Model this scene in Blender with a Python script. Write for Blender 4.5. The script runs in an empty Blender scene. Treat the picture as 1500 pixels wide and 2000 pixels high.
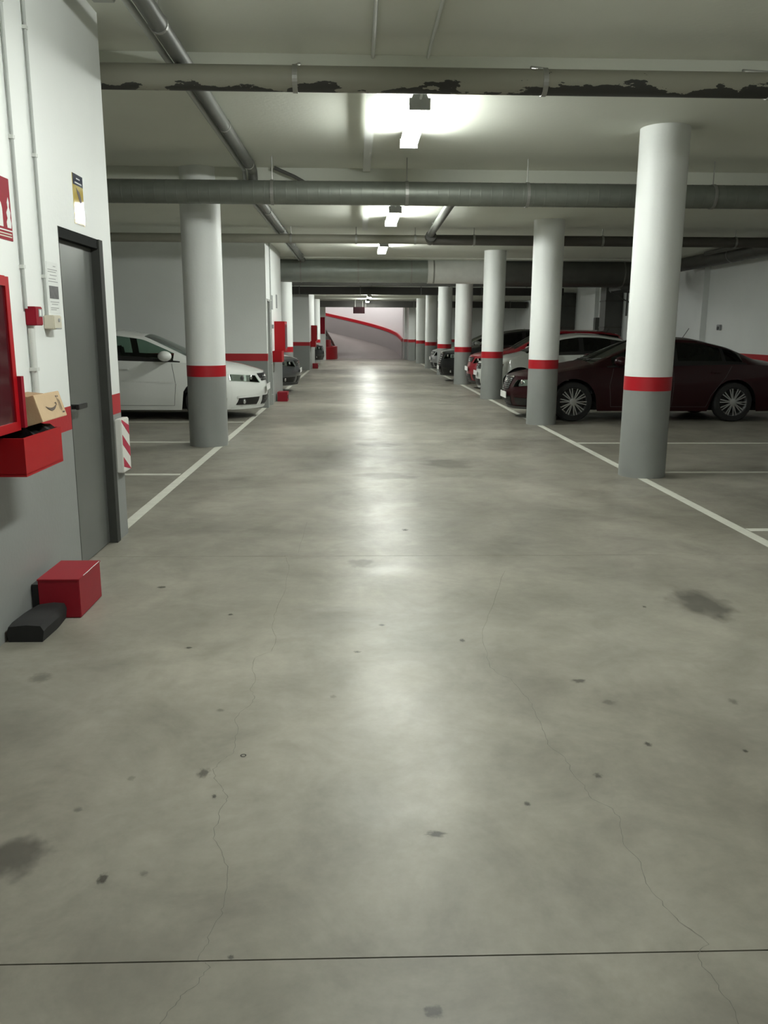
import bpy, math, random
from mathutils import Vector, Matrix
random.seed(7)
sc = bpy.context.scene
COL = sc.collection

# ------------------------------------------------------------------ camera, world, exposure
FPX, CAM_H = 1643.0, 1.5
PITCH, YAW, ROLL = math.radians(12.2), math.radians(1.9), math.radians(0.28)
fw = Vector((math.sin(YAW)*math.cos(PITCH), math.cos(YAW)*math.cos(PITCH), -math.sin(PITCH)))
r0 = Vector((math.cos(YAW), -math.sin(YAW), 0)); u0 = r0.cross(fw)
RR = r0*math.cos(ROLL) + u0*math.sin(ROLL); UU = u0*math.cos(ROLL) - r0*math.sin(ROLL)
cd = bpy.data.cameras.new('camera'); cam = bpy.data.objects.new('camera', cd); COL.objects.link(cam)
cd.sensor_fit = 'HORIZONTAL'; cd.sensor_width = 36.0; cd.lens = FPX/1500.0*36.0
cd.clip_start = 0.05; cd.clip_end = 300
M3 = Matrix((RR, UU, -fw)).transposed().to_4x4(); M3.translation = Vector((0, 0, CAM_H))
cam.matrix_world = M3
sc.camera = cam
w = bpy.data.worlds.new('world'); sc.world = w; w.use_nodes = True
w.node_tree.nodes['Background'].inputs[0].default_value = (0.02, 0.022, 0.02, 1)
w.node_tree.nodes['Background'].inputs[1].default_value = 1.0
vs = sc.view_settings
vs.view_transform = 'Standard'; vs.look = 'None'; vs.gamma = 1.0; vs.use_curve_mapping = False
vs.exposure = 1.88
LAMP = 30.0           # radiance of the fluorescent diffusers

# ------------------------------------------------------------------ helpers
ROOT = {}
class MB:
    def __init__(s): s.v = []; s.f = []
    def add(s, vs_, fs_):
        o = len(s.v); s.v += [tuple(p) for p in vs_]; s.f += [tuple(i+o for i in q) for q in fs_]; return s
    def box(s, x0, x1, y0, y1, z0, z1):
        return s.add([(x0,y0,z0),(x1,y0,z0),(x1,y1,z0),(x0,y1,z0),(x0,y0,z1),(x1,y0,z1),(x1,y1,z1),(x0,y1,z1)],
                     [(0,3,2,1),(4,5,6,7),(0,1,5,4),(1,2,6,5),(2,3,7,6),(3,0,4,7)])
    def obox(s, c, half, M):
        c = Vector(c); P = []
        for dz in (-1, 1):
            for dx, dy in ((-1,-1),(1,-1),(1,1),(-1,1)):
                P.append(c + M @ Vector((dx*half[0], dy*half[1], dz*half[2])))
        return s.add(P, [(0,3,2,1),(4,5,6,7),(0,1,5,4),(1,2,6,5),(2,3,7,6),(3,0,4,7)])
    def cyl(s, p0, p1, r, r1=None, n=20, caps=True):
        return s.lathe(p0, p1, [(r, 0), (r if r1 is None else r1, 1)], n, caps)
    def lathe(s, p0, p1, prof, n=24, caps=True, rel=True):
        p0 = Vector(p0); p1 = Vector(p1); ax = (p1-p0); Ln = ax.length; ax.normalize()
        a = Vector((0,0,1)) if abs(ax.z) < .9 else Vector((1,0,0))
        e1 = ax.cross(a).normalized(); e2 = ax.cross(e1)
        vs_ = []; fs_ = []
        for r, t in prof:
            d = t*Ln if rel else t
            for k in range(n):
                an = 2*math.pi*k/n
                vs_.append(p0 + ax*d + (e1*math.cos(an)+e2*math.sin(an))*r)
        m = len(prof)
        for i in range(m-1):
            for k in range(n):
                k2 = (k+1) % n
                fs_.append((i*n+k, i*n+k2, (i+1)*n+k2, (i+1)*n+k))
        if caps:
            fs_.append(tuple(range(n-1, -1, -1))); fs_.append(tuple(range((m-1)*n, m*n)))
        return s.add(vs_, fs_)
    def tube(s, pts, r, n=12):
        pts = [Vector(p) for p in pts]; rings = []
        for i, p in enumerate(pts):
            d = (pts[min(i+1, len(pts)-1)] - pts[max(i-1, 0)]).normalized()
            a = Vector((0,0,1)) if abs(d.z) < .95 else Vector((0,1,0))
            e1 = d.cross(a).normalized(); e2 = d.cross(e1)
            rings.append([p + (e1*math.cos(2*math.pi*k/n)+e2*math.sin(2*math.pi*k/n))*r for k in range(n)])
        vs_ = [q for R in rings for q in R]; fs_ = []
        for i in range(len(pts)-1):
            for k in range(n):
                k2 = (k+1) % n; fs_.append((i*n+k, i*n+k2, (i+1)*n+k2, (i+1)*n+k))
        fs_.append(tuple(range(n-1,-1,-1))); fs_.append(tuple(range((len(pts)-1)*n, len(pts)*n)))
        return s.add(vs_, fs_)
    def grid(s, G):
        nr, nc = len(G), len(G[0])
        return s.add([p for r in G for p in r],
                     [(i*nc+j, i*nc+j+1, (i+1)*nc+j+1, (i+1)*nc+j) for i in range(nr-1) for j in range(nc-1)])
    def slab(s, G, off):
        """grid given thickness by vector function off(p) or constant vector"""
        nr, nc = len(G), len(G[0]); o = Vector(off)
        top = [Vector(p)+o for r in G for p in r]; bot = [Vector(p) for r in G for p in r]; n = nr*nc
        fs_ = []
        for i in range(nr-1):
            for j in range(nc-1):
                a = (i*nc+j, i*nc+j+1, (i+1)*nc+j+1, (i+1)*nc+j)
                fs_.append(a); fs_.append(tuple(n+k for k in reversed(a)))
        ring = [j for j in range(nc)] + [i*nc+nc-1 for i in range(1,nr)] + [(nr-1)*nc+j for j in range(nc-2,-1,-1)] + [i*nc for i in range(nr-2,0,-1)]
        for a, b in zip(ring, ring[1:]+ring[:1]): fs_.append((a, n+a, n+b, b))
        return s.add(top+bot, fs_)
    def prism(s, poly, axis, a, b):
        """poly of 2D points extruded along axis ('x','y','z') from a to b"""
        def P(u, v, t): return {'x': (t,u,v), 'y': (u,t,v), 'z': (u,v,t)}[axis]
        n = len(poly)
        vs_ = [P(u,v,a) for u,v in poly] + [P(u,v,b) for u,v in poly]
        return s.add(vs_, [tuple(range(n)), tuple(range(2*n-1,n-1,-1))] + [(i, n+i, n+(i+1)%n, (i+1)%n) for i in range(n)])
    def ball(s, c, r, n=14, m=9):
        c = Vector(c); G = []
        for i in range(m+1):
            th = math.pi*i/m
            G.append([c + Vector((r[0]*math.sin(th)*math.cos(2*math.pi*k/n), r[1]*math.sin(th)*math.sin(2*math.pi*k/n), r[2]*math.cos(th))) for k in range(n+1)])
        return s.grid(G)
    def build(s, name, mat, parent=None, smooth=False, bevel=0, local=False, ang=40):
        o0 = Vector((0,0,0))
        if parent is not None and not local: o0 = ROOT[parent.name]
        me = bpy.data.meshes.new(name)
        me.from_pydata([(p[0]-o0.x, p[1]-o0.y, p[2]-o0.z) for p in s.v], [], s.f); me.validate(); me.update()
        me.materials.append(mat)
        import bmesh
        bm = bmesh.new(); bm.from_mesh(me)
        bmesh.ops.remove_doubles(bm, verts=bm.verts, dist=1e-5)
        bmesh.ops.recalc_face_normals(bm, faces=bm.faces)
        if bevel:
            es = [e for e in bm.edges if len(e.link_faces) == 2 and e.calc_face_angle(0) > .5]
            bmesh.ops.bevel(bm, geom=es, offset=bevel, segments=2, affect='EDGES', clamp_overlap=True)
        bm.to_mesh(me); bm.free()
        if smooth:
            for p in me.polygons: p.use_smooth = True
            try: me.set_sharp_from_angle(angle=math.radians(ang))
            except Exception: pass
        ob = bpy.data.objects.new(name, me); COL.objects.link(ob)
        if parent is not None:
            ob.parent = parent; ROOT[ob.name] = ROOT[parent.name]
        else: ROOT[ob.name] = Vector((0,0,0))
        return ob

def tag(o, label=None, cat=None, group=None, kind=None):
    if label: o['label'] = label
    if cat: o['category'] = cat
    if group: o['group'] = group
    if kind: o['kind'] = kind
    return o
def thing(name, label, cat, loc=(0,0,0), group=None, rotz=0.0):
    o = bpy.data.objects.new(name, None); COL.objects.link(o)
    o.empty_display_size = .2
    o.location = loc; o.rotation_euler = (0,0,rotz); ROOT[o.name] = Vector(loc)
    return tag(o, label, cat, group)
def struct(o, label=None): return tag(o, label, None, None, 'structure')

# ------------------------------------------------------------------ materials
def newmat(name):
    m = bpy.data.materials.new(name); m.use_nodes = True
    nt = m.node_tree; b = nt.nodes['Principled BSDF']; return m, nt, b
def pmat(name, col, rough=.5, metal=0.0, var=0.0, scale=6.0, bump=0.0, bscale=60, coat=0.0, spec=None):
    m, nt, b = newmat(name)
    b.inputs['Base Color'].default_value = (*col, 1); b.inputs['Roughness'].default_value = rough; b.inputs['Metallic'].default_value = metal
    if coat: b.inputs['Coat Weight'].default_value = coat; b.inputs['Coat Roughness'].default_value = .04
    if spec is not None: b.inputs['Specular IOR Level'].default_value = spec
    if var or bump:
        tc = nt.nodes.new('ShaderNodeTexCoord')
    if var:
        n = nt.nodes.new('ShaderNodeTexNoise'); n.inputs['Scale'].default_value = scale; n.inputs['Detail'].default_value = 6
        nt.links.new(tc.outputs['Object'], n.inputs['Vector'])
        mx = nt.nodes.new('ShaderNodeMix'); mx.data_type = 'RGBA'
        mx.inputs['A'].default_value = (*[c*(1-var) for c in col], 1); mx.inputs['B'].default_value = (*[min(1,c*(1+var)) for c in col], 1)
        nt.links.new(n.outputs['Fac'], mx.inputs['Factor']); nt.links.new(mx.outputs['Result'], b.inputs['Base Color'])
    if bump:
        n2 = nt.nodes.new('ShaderNodeTexNoise'); n2.inputs['Scale'].default_value = bscale; n2.inputs['Detail'].default_value = 4
        nt.links.new(tc.outputs['Object'], n2.inputs['Vector'])
        bp = nt.nodes.new('ShaderNodeBump'); bp.inputs['Strength'].default_value = bump; bp.inputs['Distance'].default_value = .01
        nt.links.new(n2.outputs['Fac'], bp.inputs['Height']); nt.links.new(bp.outputs['Normal'], b.inputs['Normal'])
    return m
def emat(name, col, s):
    m, nt, b = newmat(name)
    b.inputs['Base Color'].default_value = (.8,.8,.8,1)
    b.inputs['Emission Color'].default_value = (*col,1); b.inputs['Emission Strength'].default_value = s
    return m
WHITE = (.78, .805, .785); RED = (.40, .008, .016); GREY = (.25, .262, .25)
def banded_wall(name):
    m, nt, b = newmat(name)
    g = nt.nodes.new('ShaderNodeNewGeometry'); sp = nt.nodes.new('ShaderNodeSeparateXYZ'); nt.links.new(g.outputs['Position'], sp.inputs[0])
    def gt(v):
        q = nt.nodes.new('ShaderNodeMath'); q.operation = 'GREATER_THAN'; q.inputs[1].default_value = v; nt.links.new(sp.outputs['Z'], q.inputs[0]); return q
    n = nt.nodes.new('ShaderNodeTexNoise'); n.inputs['Scale'].default_value = 1.3; n.inputs['Detail'].default_value = 8; nt.links.new(g.outputs['Position'], n.inputs['Vector'])
    def mix(fac, A, B):
        x = nt.nodes.new('ShaderNodeMix'); x.data_type = 'RGBA'; nt.links.new(fac, x.inputs['Factor'])
        for k, s in (('A',A),('B',B)):
            if isinstance(s, tuple): x.inputs[k].default_value = (*s,1)
            else: nt.links.new(s, x.inputs[k])
        return x.outputs['Result']
    wc = mix(n.outputs['Fac'], tuple(c*.93 for c in WHITE), tuple(min(1,c*1.05) for c in WHITE))
    gc = mix(n.outputs['Fac'], tuple(c*.85 for c in GREY), tuple(c*1.12 for c in GREY))
    c1 = mix(gt(.905).outputs[0], gc, RED); c2 = mix(gt(1.045).outputs[0], c1, wc)
    nt.links.new(c2, b.inputs['Base Color']); b.inputs['Roughness'].default_value = .5
    n2 = nt.nodes.new('ShaderNodeTexNoise'); n2.inputs['Scale'].default_value = 35; n2.inputs['Detail'].default_value = 5; nt.links.new(g.outputs['Position'], n2.inputs['Vector'])
    bp = nt.nodes.new('ShaderNodeBump'); bp.inputs['Strength'].default_value = .12; bp.inputs['Distance'].default_value = .01
    nt.links.new(n2.outputs['Fac'], bp.inputs['Height']); nt.links.new(bp.outputs['Normal'], b.inputs['Normal'])
    return m
def floor_mat():
    m, nt, b = newmat('polished_concrete')
    g = nt.nodes.new('ShaderNodeNewGeometry')
    def noise(scale, det=8, rough=.6, stretch=None, dist=0.0):
        n = nt.nodes.new('ShaderNodeTexNoise'); n.inputs['Scale'].default_value = scale; n.inputs['Detail'].default_value = det; n.inputs['Roughness'].default_value = rough
        n.inputs['Distortion'].default_value = dist
        src = g.outputs['Position']
        if stretch:
            mp = nt.nodes.new('ShaderNodeMapping'); mp.inputs['Scale'].default_value = stretch; nt.links.new(src, mp.inputs['Vector']); src = mp.outputs['Vector']
        nt.links.new(src, n.inputs['Vector']); return n.outputs['Fac']
    def ramp(fac, a, ca, bb, cb):
        r = nt.nodes.new('ShaderNodeValToRGB'); e = r.color_ramp.elements
        e[0].position = a; e[0].color = (*ca,1); e[1].position = bb; e[1].color = (*cb,1); nt.links.new(fac, r.inputs[0]); return r.outputs['Color']
    def mul(A, B, f=1.0):
        x = nt.nodes.new('ShaderNodeMix'); x.data_type = 'RGBA'; x.blend_type = 'MULTIPLY'; x.inputs['Factor'].default_value = f
        nt.links.new(A, x.inputs['A']); nt.links.new(B, x.inputs['B']); return x.outputs['Result']
    base = ramp(noise(.55, 5, .55, dist=.4), .3, (.198,.187,.156), .72, (.325,.308,.258))
    med = ramp(noise(2.3, 8, .65, dist=.6), .3, (.76,.76,.75), .62, (1.06,1.06,1.06))
    fine = ramp(noise(14, 8, .7), .25, (.88,.88,.88), .7, (1.06,1.06,1.06))
    dirt = ramp(noise(.9, 7, .62, (1.0,.6,1), .3), .28, (.66,.65,.62), .52, (1,1,1))
    c = mul(mul(mul(base, med), fine), dirt, .75)
    nt.links.new(c, b.inputs['Base Color'])
    rr = nt.nodes.new('ShaderNodeMapRange'); rr.inputs['From Min'].default_value = .3; rr.inputs['From Max'].default_value = .7
    rr.inputs['To Min'].default_value = .29; rr.inputs['To Max'].default_value = .47
    nt.links.new(noise(1.7, 8, .65, dist=.5), rr.inputs['Value']); nt.links.new(rr.outputs[0], b.inputs['Roughness'])
    bp = nt.nodes.new('ShaderNodeBump'); bp.inputs['Strength'].default_value = .05; bp.inputs['Distance'].default_value = .01
    nt.links.new(noise(9, 6, .6), bp.inputs['Height']); nt.links.new(bp.outputs['Normal'], b.inputs['Normal'])
    b.inputs['Specular IOR Level'].default_value = .26
    return m
def stain_mat(name, col, op):
    m, nt, b = newmat(name)
    tc = nt.nodes.new('ShaderNodeTexCoord'); mp = nt.nodes.new('ShaderNodeMapping'); nt.links.new(tc.outputs['Generated'], mp.inputs['Vector'])
    mp.inputs['Location'].default_value = (-1,-1,0); mp.inputs['Scale'].default_value = (2,2,0)
    n = nt.nodes.new('ShaderNodeTexNoise'); n.inputs['Scale'].default_value = 2.2; n.inputs['Detail'].default_value = 6
    g = nt.nodes.new('ShaderNodeNewGeometry'); oi = nt.nodes.new('ShaderNodeObjectInfo')
    va = nt.nodes.new('ShaderNodeVectorMath'); va.operation = 'ADD'; nt.links.new(mp.outputs[0], va.inputs[0])
    cx = nt.nodes.new('ShaderNodeMath'); cx.operation = 'MULTIPLY'; cx.inputs[1].default_value = 31; nt.links.new(oi.outputs['Random'], cx.inputs[0])
    cb = nt.nodes.new('ShaderNodeCombineXYZ'); nt.links.new(cx.outputs[0], cb.inputs['X']); nt.links.new(cb.outputs[0], va.inputs[1])
    nt.links.new(va.outputs[0], n.inputs['Vector'])
    ln = nt.nodes.new('ShaderNodeVectorMath'); ln.operation = 'LENGTH'; nt.links.new(mp.outputs[0], ln.inputs[0])
    ad = nt.nodes.new('ShaderNodeMath'); ad.operation = 'MULTIPLY_ADD'; ad.inputs[1].default_value = 1.3; nt.links.new(n.outputs['Fac'], ad.inputs[0]); nt.links.new(ln.outputs['Value'], ad.inputs[2])
    mr = nt.nodes.new('ShaderNodeMapRange'); mr.inputs['From Min'].default_value = 1.45; mr.inputs['From Max'].default_value = 1.0; mr.inputs['To Max'].default_value = op
    nt.links.new(ad.outputs[0], mr.inputs['Value'])
    nt.links.new(mr.outputs[0], b.inputs['Alpha'])
    b.inputs['Base Color'].default_value = (*col,1); b.inputs['Roughness'].default_value = .4
    return m
def peeled_mat():
    m, nt, b = newmat('peeling_beige_pipe_paint')
    g = nt.nodes.new('ShaderNodeNewGeometry'); sp = nt.nodes.new('ShaderNodeSeparateXYZ'); nt.links.new(g.outputs['Position'], sp.inputs[0])
    mp = nt.nodes.new('ShaderNodeMapping'); mp.inputs['Scale'].default_value = (.75, 1, 2.6); nt.links.new(g.outputs['Position'], mp.inputs['Vector'])
    n = nt.nodes.new('ShaderNodeTexNoise'); n.inputs['Scale'].default_value = 3.1; n.inputs['Detail'].default_value = 7; n.inputs['Roughness'].default_value = .6; nt.links.new(mp.outputs[0], n.inputs['Vector'])
    # paint is gone low on the pipe, more of it towards +x
    mz = nt.nodes.new('ShaderNodeMapRange'); mz.inputs['From Min'].default_value = 3.165; mz.inputs['From Max'].default_value = 3.27; mz.inputs['To Min'].default_value = .16; mz.inputs['To Max'].default_value = -.16
    nt.links.new(sp.outputs['Z'], mz.inputs['Value'])
    mx = nt.nodes.new('ShaderNodeMapRange'); mx.inputs['From Min'].default_value = -1.5; mx.inputs['From Max'].default_value = 3.0; mx.inputs['To Min'].default_value = -.09; mx.inputs['To Max'].default_value = .05
    nt.links.new(sp.outputs['X'], mx.inputs['Value'])
    a1 = nt.nodes.new('ShaderNodeMath'); nt.links.new(n.outputs['Fac'], a1.inputs[0]); nt.links.new(mz.outputs[0], a1.inputs[1])
    a2 = nt.nodes.new('ShaderNodeMath'); nt.links.new(a1.outputs[0], a2.inputs[0]); nt.links.new(mx.outputs[0], a2.inputs[1])
    th = nt.nodes.new('ShaderNodeMath'); th.operation = 'GREATER_THAN'; th.inputs[1].default_value = .553; nt.links.new(a2.outputs[0], th.inputs[0])
    x = nt.nodes.new('ShaderNodeMix'); x.data_type = 'RGBA'; x.inputs['A'].default_value = (.26,.255,.205,1); x.inputs['B'].default_value = (.03,.03,.026,1)
    nt.links.new(th.outputs[0], x.inputs['Factor']); nt.links.new(x.outputs['Result'], b.inputs['Base Color']); b.inputs['Roughness'].default_value = .55
    return m
def glass_mat(name, tint, gl=.08):
    m, nt, b = newmat(name); nt.nodes.remove(b)
    out = nt.nodes['Material Output']
    t = nt.nodes.new('ShaderNodeBsdfTransparent'); t.inputs[0].default_value = (*tint,1)
    g = nt.nodes.new('ShaderNodeBsdfGlossy'); g.inputs['Roughness'].default_value = .03; g.inputs['Color'].default_value = (.9,.95,.92,1)
    fr = nt.nodes.new('ShaderNodeFresnel'); fr.inputs['IOR'].default_value = 1.5
    mx = nt.nodes.new('ShaderNodeMixShader'); nt.links.new(fr.outputs[0], mx.inputs[0]); nt.links.new(t.outputs[0], mx.inputs[1]); nt.links.new(g.outputs[0], mx.inputs[2])
    nt.links.new(mx.outputs[0], out.inputs['Surface']); return m

M = {}
M['wall'] = banded_wall('banded_wall_paint')
M['white'] = pmat('white_paint', WHITE, .5, var=.05, scale=2, bump=.12, bscale=35)
M['ceil'] = pmat('ceiling_paint', (.66,.68,.605), .75, var=.07, scale=1.2, bump=.15, bscale=25)
M['red'] = pmat('red_paint', RED, .38, var=.06, scale=4)
M['grey'] = pmat('grey_paint', GREY, .45, var=.14, scale=3, bump=.1, bscale=40)
M['floor'] = floor_mat()
M['joint'] = pmat('joint_dirt', (.035,.034,.03), .9)
M['crack'] = pmat('crack_dirt', (.12,.115,.098), .9)
M['line'] = pmat('white_line_paint', (.60,.60,.53), .5, var=.18, scale=9)
M['peel'] = peeled_mat()
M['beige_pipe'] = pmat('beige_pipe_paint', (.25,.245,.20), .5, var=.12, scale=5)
M['galv'] = pmat('galvanised_steel', (.20,.215,.19), .47, .6, var=.22, scale=7, bump=.03, bscale=30)
M['galv_big'] = pmat('bright_galvanised_steel', (.36,.395,.37), .38, .6, var=.14, scale=5, bump=.03, bscale=30)
M['galv_dark'] = pmat('dull_or_unlit_duct', (.10,.10,.09), .5, .3, var=.2, scale=5)  # also colours the unlit stretch of the large duct
M['foil'] = pmat('foil_insulation', (.75,.76,.73), .5, .0, var=.10, scale=6, bump=.2, bscale=24)
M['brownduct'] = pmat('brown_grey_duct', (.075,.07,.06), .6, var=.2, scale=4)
M['grey_pipe'] = pmat('grey_zinc_pipe', (.13,.135,.122), .5, .3, var=.2, scale=4)
M['vdark'] = pmat('very_dark_duct', (.028,.026,.022), .7, var=.2, scale=4)  # nearly black tone of the flat ducts
M['steel'] = pmat('zinc_rod', (.35,.35,.33), .45, .8)
M['conduit'] = pmat('pale_plastic_conduit', (.60,.62,.59), .5)
M['conduit_grey'] = pmat('grey_plastic_conduit', (.40,.42,.40), .5)  # darker grey plastic than the pale conduit
M['lamp_house'] = pmat('lamp_housing_plastic', (.30,.31,.30), .5)
M['lamp'] = emat('fluorescent_diffuser', (.965,1.0,.945), LAMP)
M['lamp_added_ramp'] = emat('added_ramp_diffuser', (1.0,.955,.955), LAMP*1.1)
M['door'] = pmat('brushed_grey_door', (.15,.157,.148), .38, .3, var=.16, scale=2.2)
M['frame'] = pmat('dark_door_frame', (.05,.052,.047), .7, .0, var=.2, scale=6, spec=.15)
M['recess_shade'] = pmat('recess_shade_black', (.010,.011,.010), .8, spec=.1)  # black stands for the deep shadow in the door recess
M['black'] = pmat('black_plastic', (.012,.012,.012), .4)
M['rubber'] = pmat('black_rubber', (.012,.012,.012), .75, var=.3, scale=20)
M['dkgrey_plastic'] = pmat('dark_grey_plastic', (.05,.05,.048), .5)
M['callred'] = pmat('dark_red_plastic', (.26,.007,.02), .6, spec=.2)
M['boxred'] = pmat('dusty_red_metal', (.26,.008,.018), .5, var=.1, scale=9, spec=.3)
M['cabred'] = pmat('glossy_red_cabinet', (.34,.004,.008), .42, var=.05, spec=.25)
M['cabglass'] = pmat('dark_cabinet_glass', (.06,.008,.012), .08, spec=.8)
M['beigebox'] = pmat('beige_plastic', (.56,.53,.43), .5)
M['paper'] = pmat('paper', (.72,.74,.72), .6)
M['ink'] = pmat('grey_ink', (.30,.31,.31), .6)
M['inkd'] = pmat('dark_print', (.10,.10,.10), .5, var=.6, scale=30)
M['sticker_y'] = pmat('yellow_laminated_print', (.68,.50,.10), .07, coat=1.0)
M['sticker_b'] = pmat('navy_laminated_print', (.05,.055,.11), .1, coat=1.0)
M['sticker_w'] = pmat('white_laminated_print', (.75,.76,.74), .07, coat=1.0)
M['carton'] = pmat('corrugated_cardboard', (.47,.34,.20), .7, var=.08, scale=12, bump=.1, bscale=80)
M['carton_in'] = pmat('carton_inside', (.30,.19,.10), .8)
M['ink_brown'] = pmat('carton_print', (.075,.05,.035), .6)
M['green'] = pmat('green_plastic', (.02,.12,.04), .35)
M['bag'] = pmat('black_bag_film', (.012,.012,.013), .25, bump=.6, bscale=25)
M['guard_w'] = pmat('white_foam_guard', (.70,.70,.66), .6)
M['guard_r'] = pmat('red_foam_stripe', (.42,.015,.05), .6)
M['chrome'] = pmat('chrome', (.75,.76,.75), .12, 1.0)
M['alloy'] = pmat('silver_alloy', (.62,.63,.63), .28, .9)
M['plate'] = pmat('white_plate', (.78,.78,.76), .35)
M['head'] = pmat('headlight_reflector', (.72,.74,.74), .10, .85)
M['lens'] = glass_mat('clear_lens', (.92,.95,.93))
M['glass'] = glass_mat('green_tinted_glass', (.50,.64,.57))
M['glass_dark'] = glass_mat('privacy_glass', (.10,.12,.11))
M['seat'] = pmat('dark_upholstery', (.022,.022,.022), .8)
M['seamgrey'] = pmat('panel_gap_shadow_grey', (.09,.09,.088), .6)
M['tail'] = pmat('red_lens', (.30,.01,.01), .15)
M['rampfloor'] = pmat('reddish_grey_ramp_coating', (.20,.182,.172), .6, var=.1, scale=1.5)
M['rampwall'] = pmat('ramp_white_paint', (.84,.82,.82), .55)
M['rampgrey'] = pmat('ramp_lower_wall', (.31,.29,.285), .5, var=.06, scale=1.5)
M['dksign'] = pmat('dark_maroon_sign_face', (.010,.003,.004), .9, spec=.1)
M['stain'] = {o: stain_mat('oil_stain_%d' % int(o*100), (.045,.043,.036), o) for o in (.25,.4,.55,.75,.95)}

# ------------------------------------------------------------------ floor
XL, XR = -7.4, 8.3
YB, YE = -9.0, 46.2
fl = struct(MB().box(XL, XR, YB, YE, -.20, -.012).build('floor', M['joint']))
joints = [YB, 1.78, 5.525, 11.75, 17.6, 23.6, 29.6, 35.6, 41.0, YE]
gaps = [.0045, .004, .003, .004, .004, .004, .004, .004]
for i in range(len(joints)-1):
    a = joints[i] + (gaps[i-1]/2 if i > 0 else 0); b = joints[i+1] - (gaps[i]/2 if i < len(gaps) else 0)
    MB().box(XL, XR, a, b, -.012, 0).build('slab', M['floor'], fl)
crackL = [(-0.395,6.554),(-0.402,5.608),(-0.485,5.542),(-0.439,5.287),(-0.423,4.789),(-0.444,4.372),(-0.435,4.13),(-0.398,3.946),(-0.408,3.794),(-0.478,3.715),(-0.475,3.593),(-0.441,3.45),(-0.459,3.37),(-0.428,3.292),(-0.43,3.218),(-0.464,3.16),(-0.483,3.08),(-0.455,2.982),(-0.457,2.89),(-0.446,2.813),(-0.479,2.758),(-0.5,2.696),(-0.486,2.635),(-0.454,2.569),(-0.436,2.537),(-0.421,2.49),(-0.439,2.445),(-0.431,2.388),(-0.442,2.339),(-0.426,2.266),(-0.393,2.202),(-0.364,2.13),(-0.356,2.052),(-0.353,1.988),(-0.359,1.938),(-0.374,1.872),(-0.379,1.827),(-0.387,1.783),(-0.356,1.766),(-0.366,1.733),(-0.381,1.701),(-0.405,1.671),(-0.42,1.634),(-0.44,1.595),(-.46,1.4)]
crackR = [(0.942,5.147),(0.762,4.482),(0.656,4.11),(0.622,3.926),(0.621,3.79),(0.604,3.601),(0.625,3.512),(0.672,3.454),(0.697,3.345),(0.715,3.218),(0.717,3.122),(0.713,3.009),(0.71,2.925),(0.711,2.824),(0.749,2.747),(0.746,2.64),(0.763,2.556),(0.768,2.476),(0.813,2.43),(0.824,2.371),(0.815,2.301),(0.798,2.223),(0.816,2.136),(0.803,2.044),(0.816,1.968),(0.831,1.897),(0.856,1.858),(0.876,1.803),(0.833,1.768),(0.838,1.717),(0.842,1.669),(0.852,1.622),(0.842,1.56),(.85,1.4)]
def crack(pts, wd):
    P = []
    for (x0,y0),(x1,y1) in zip(pts, pts[1:]):
        n = 4
        for k in range(n):
            t = k/n; P.append((x0+(x1-x0)*t+random.uniform(-.005,.005), y0+(y1-y0)*t))
    P.append(pts[-1])
    G = [[(x-wd*random.uniform(.3,1), y, .0006) for x, y in P], [(x+wd*random.uniform(.3,1), y, .0006) for x, y in P]]
    MB().grid(G).build('crack', M['crack'], fl)
crack(crackL, .0010); crack(crackR, .0011)
stains = [(0.17,1.61,0.02,0.018,1),(0.24,2.29,0.031,0.016,.9),(1.08,2.84,0.013,0.016,1),(0.83,2.62,0.014,0.017,.6),(0.55,2.45,0.01,0.012,.8),(1.42,2.78,0.009,0.011,.8),(0.52,3.92,0.013,0.021,1),(0,3.78,0.017,0.013,.9),(-0.81,3.85,0.017,0.013,.8),(-0.71,2.1,0.013,0.023,.8),(-0.53,2.67,0.021,0.031,.6),(-0.47,2.52,0.007,0.012,.8),(-0.31,1.79,0.008,0.007,.8),(-1.16,4.83,0.024,0.02,.8),(-0.68,4.33,0.014,0.017,.8),(0.03,5.34,0.088,0.112,.5),(-1.0,2.21,0.089,0.11,.75),(1.94,4.47,0.139,0.252,.55),(0.97,3.42,0.031,0.022,.6),(0.37,6.28,0.024,0.034,.8),(0.13,4.15,0.016,0.016,.8),(-0.55,3.16,0.016,0.014,.5),(-0.1,3.28,0.013,0.015,.5),(1.04,3.2,0.03,0.024,.4),(1.6,4.42,0.011,0.018,.9),(0.3,11.23,0.317,0.259,.5),(0.31,8.72,0.323,0.254,.4),(1.08,9.59,0.297,0.344,.4),(1.56,3.2,0.017,0.029,.5),(-0.77,2.64,0.014,0.017,.5),(-0.6,2.12,0.012,0.012,.4),(-0.89,2.45,0.015,0.015,.5),(-1.39,3.5,0.045,0.05,.35)]
for k, (x, y, a, b, o) in enumerate(stains):
    a *= 1.5; b *= 1.5; key = min(M['stain'], key=lambda q: abs(q-o*.62)); z = .0008+.00002*k
    MB().add([(x-a,y-b,z),(x+a,y-b,z),(x+a,y+b,z),(x-a,y+b,z)], [(0,1,2,3)]).build('stain', M['stain'][key], fl)
MB().lathe((-.41,2.79,0), (-.41,2.79,.001), [(.007,1.0),(.011,1.1)], 14, False).build('stain', M['joint'], fl)
def line(x0,x1,y0,y1, z=.0012):
    MB().box(x0,x1,y0,y1,.0002,z).build('painted_line', M['line'], fl)
line(-1.845,-1.755, 6.26, 16.6); line(-1.845,-1.755, 19.95, 32.5)
line(2.93,3.02, -8.8, 44.0)
for y in (6.25, 8.95, 11.37, 16.3, 21.6, 26.8, 32.0): line(3.03, XR-.05, y-.045, y+.045)
for y in (8.83, 11.45, 14.0, 22.9): line(-7.0, -1.86, y-.045, y+.045)

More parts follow.
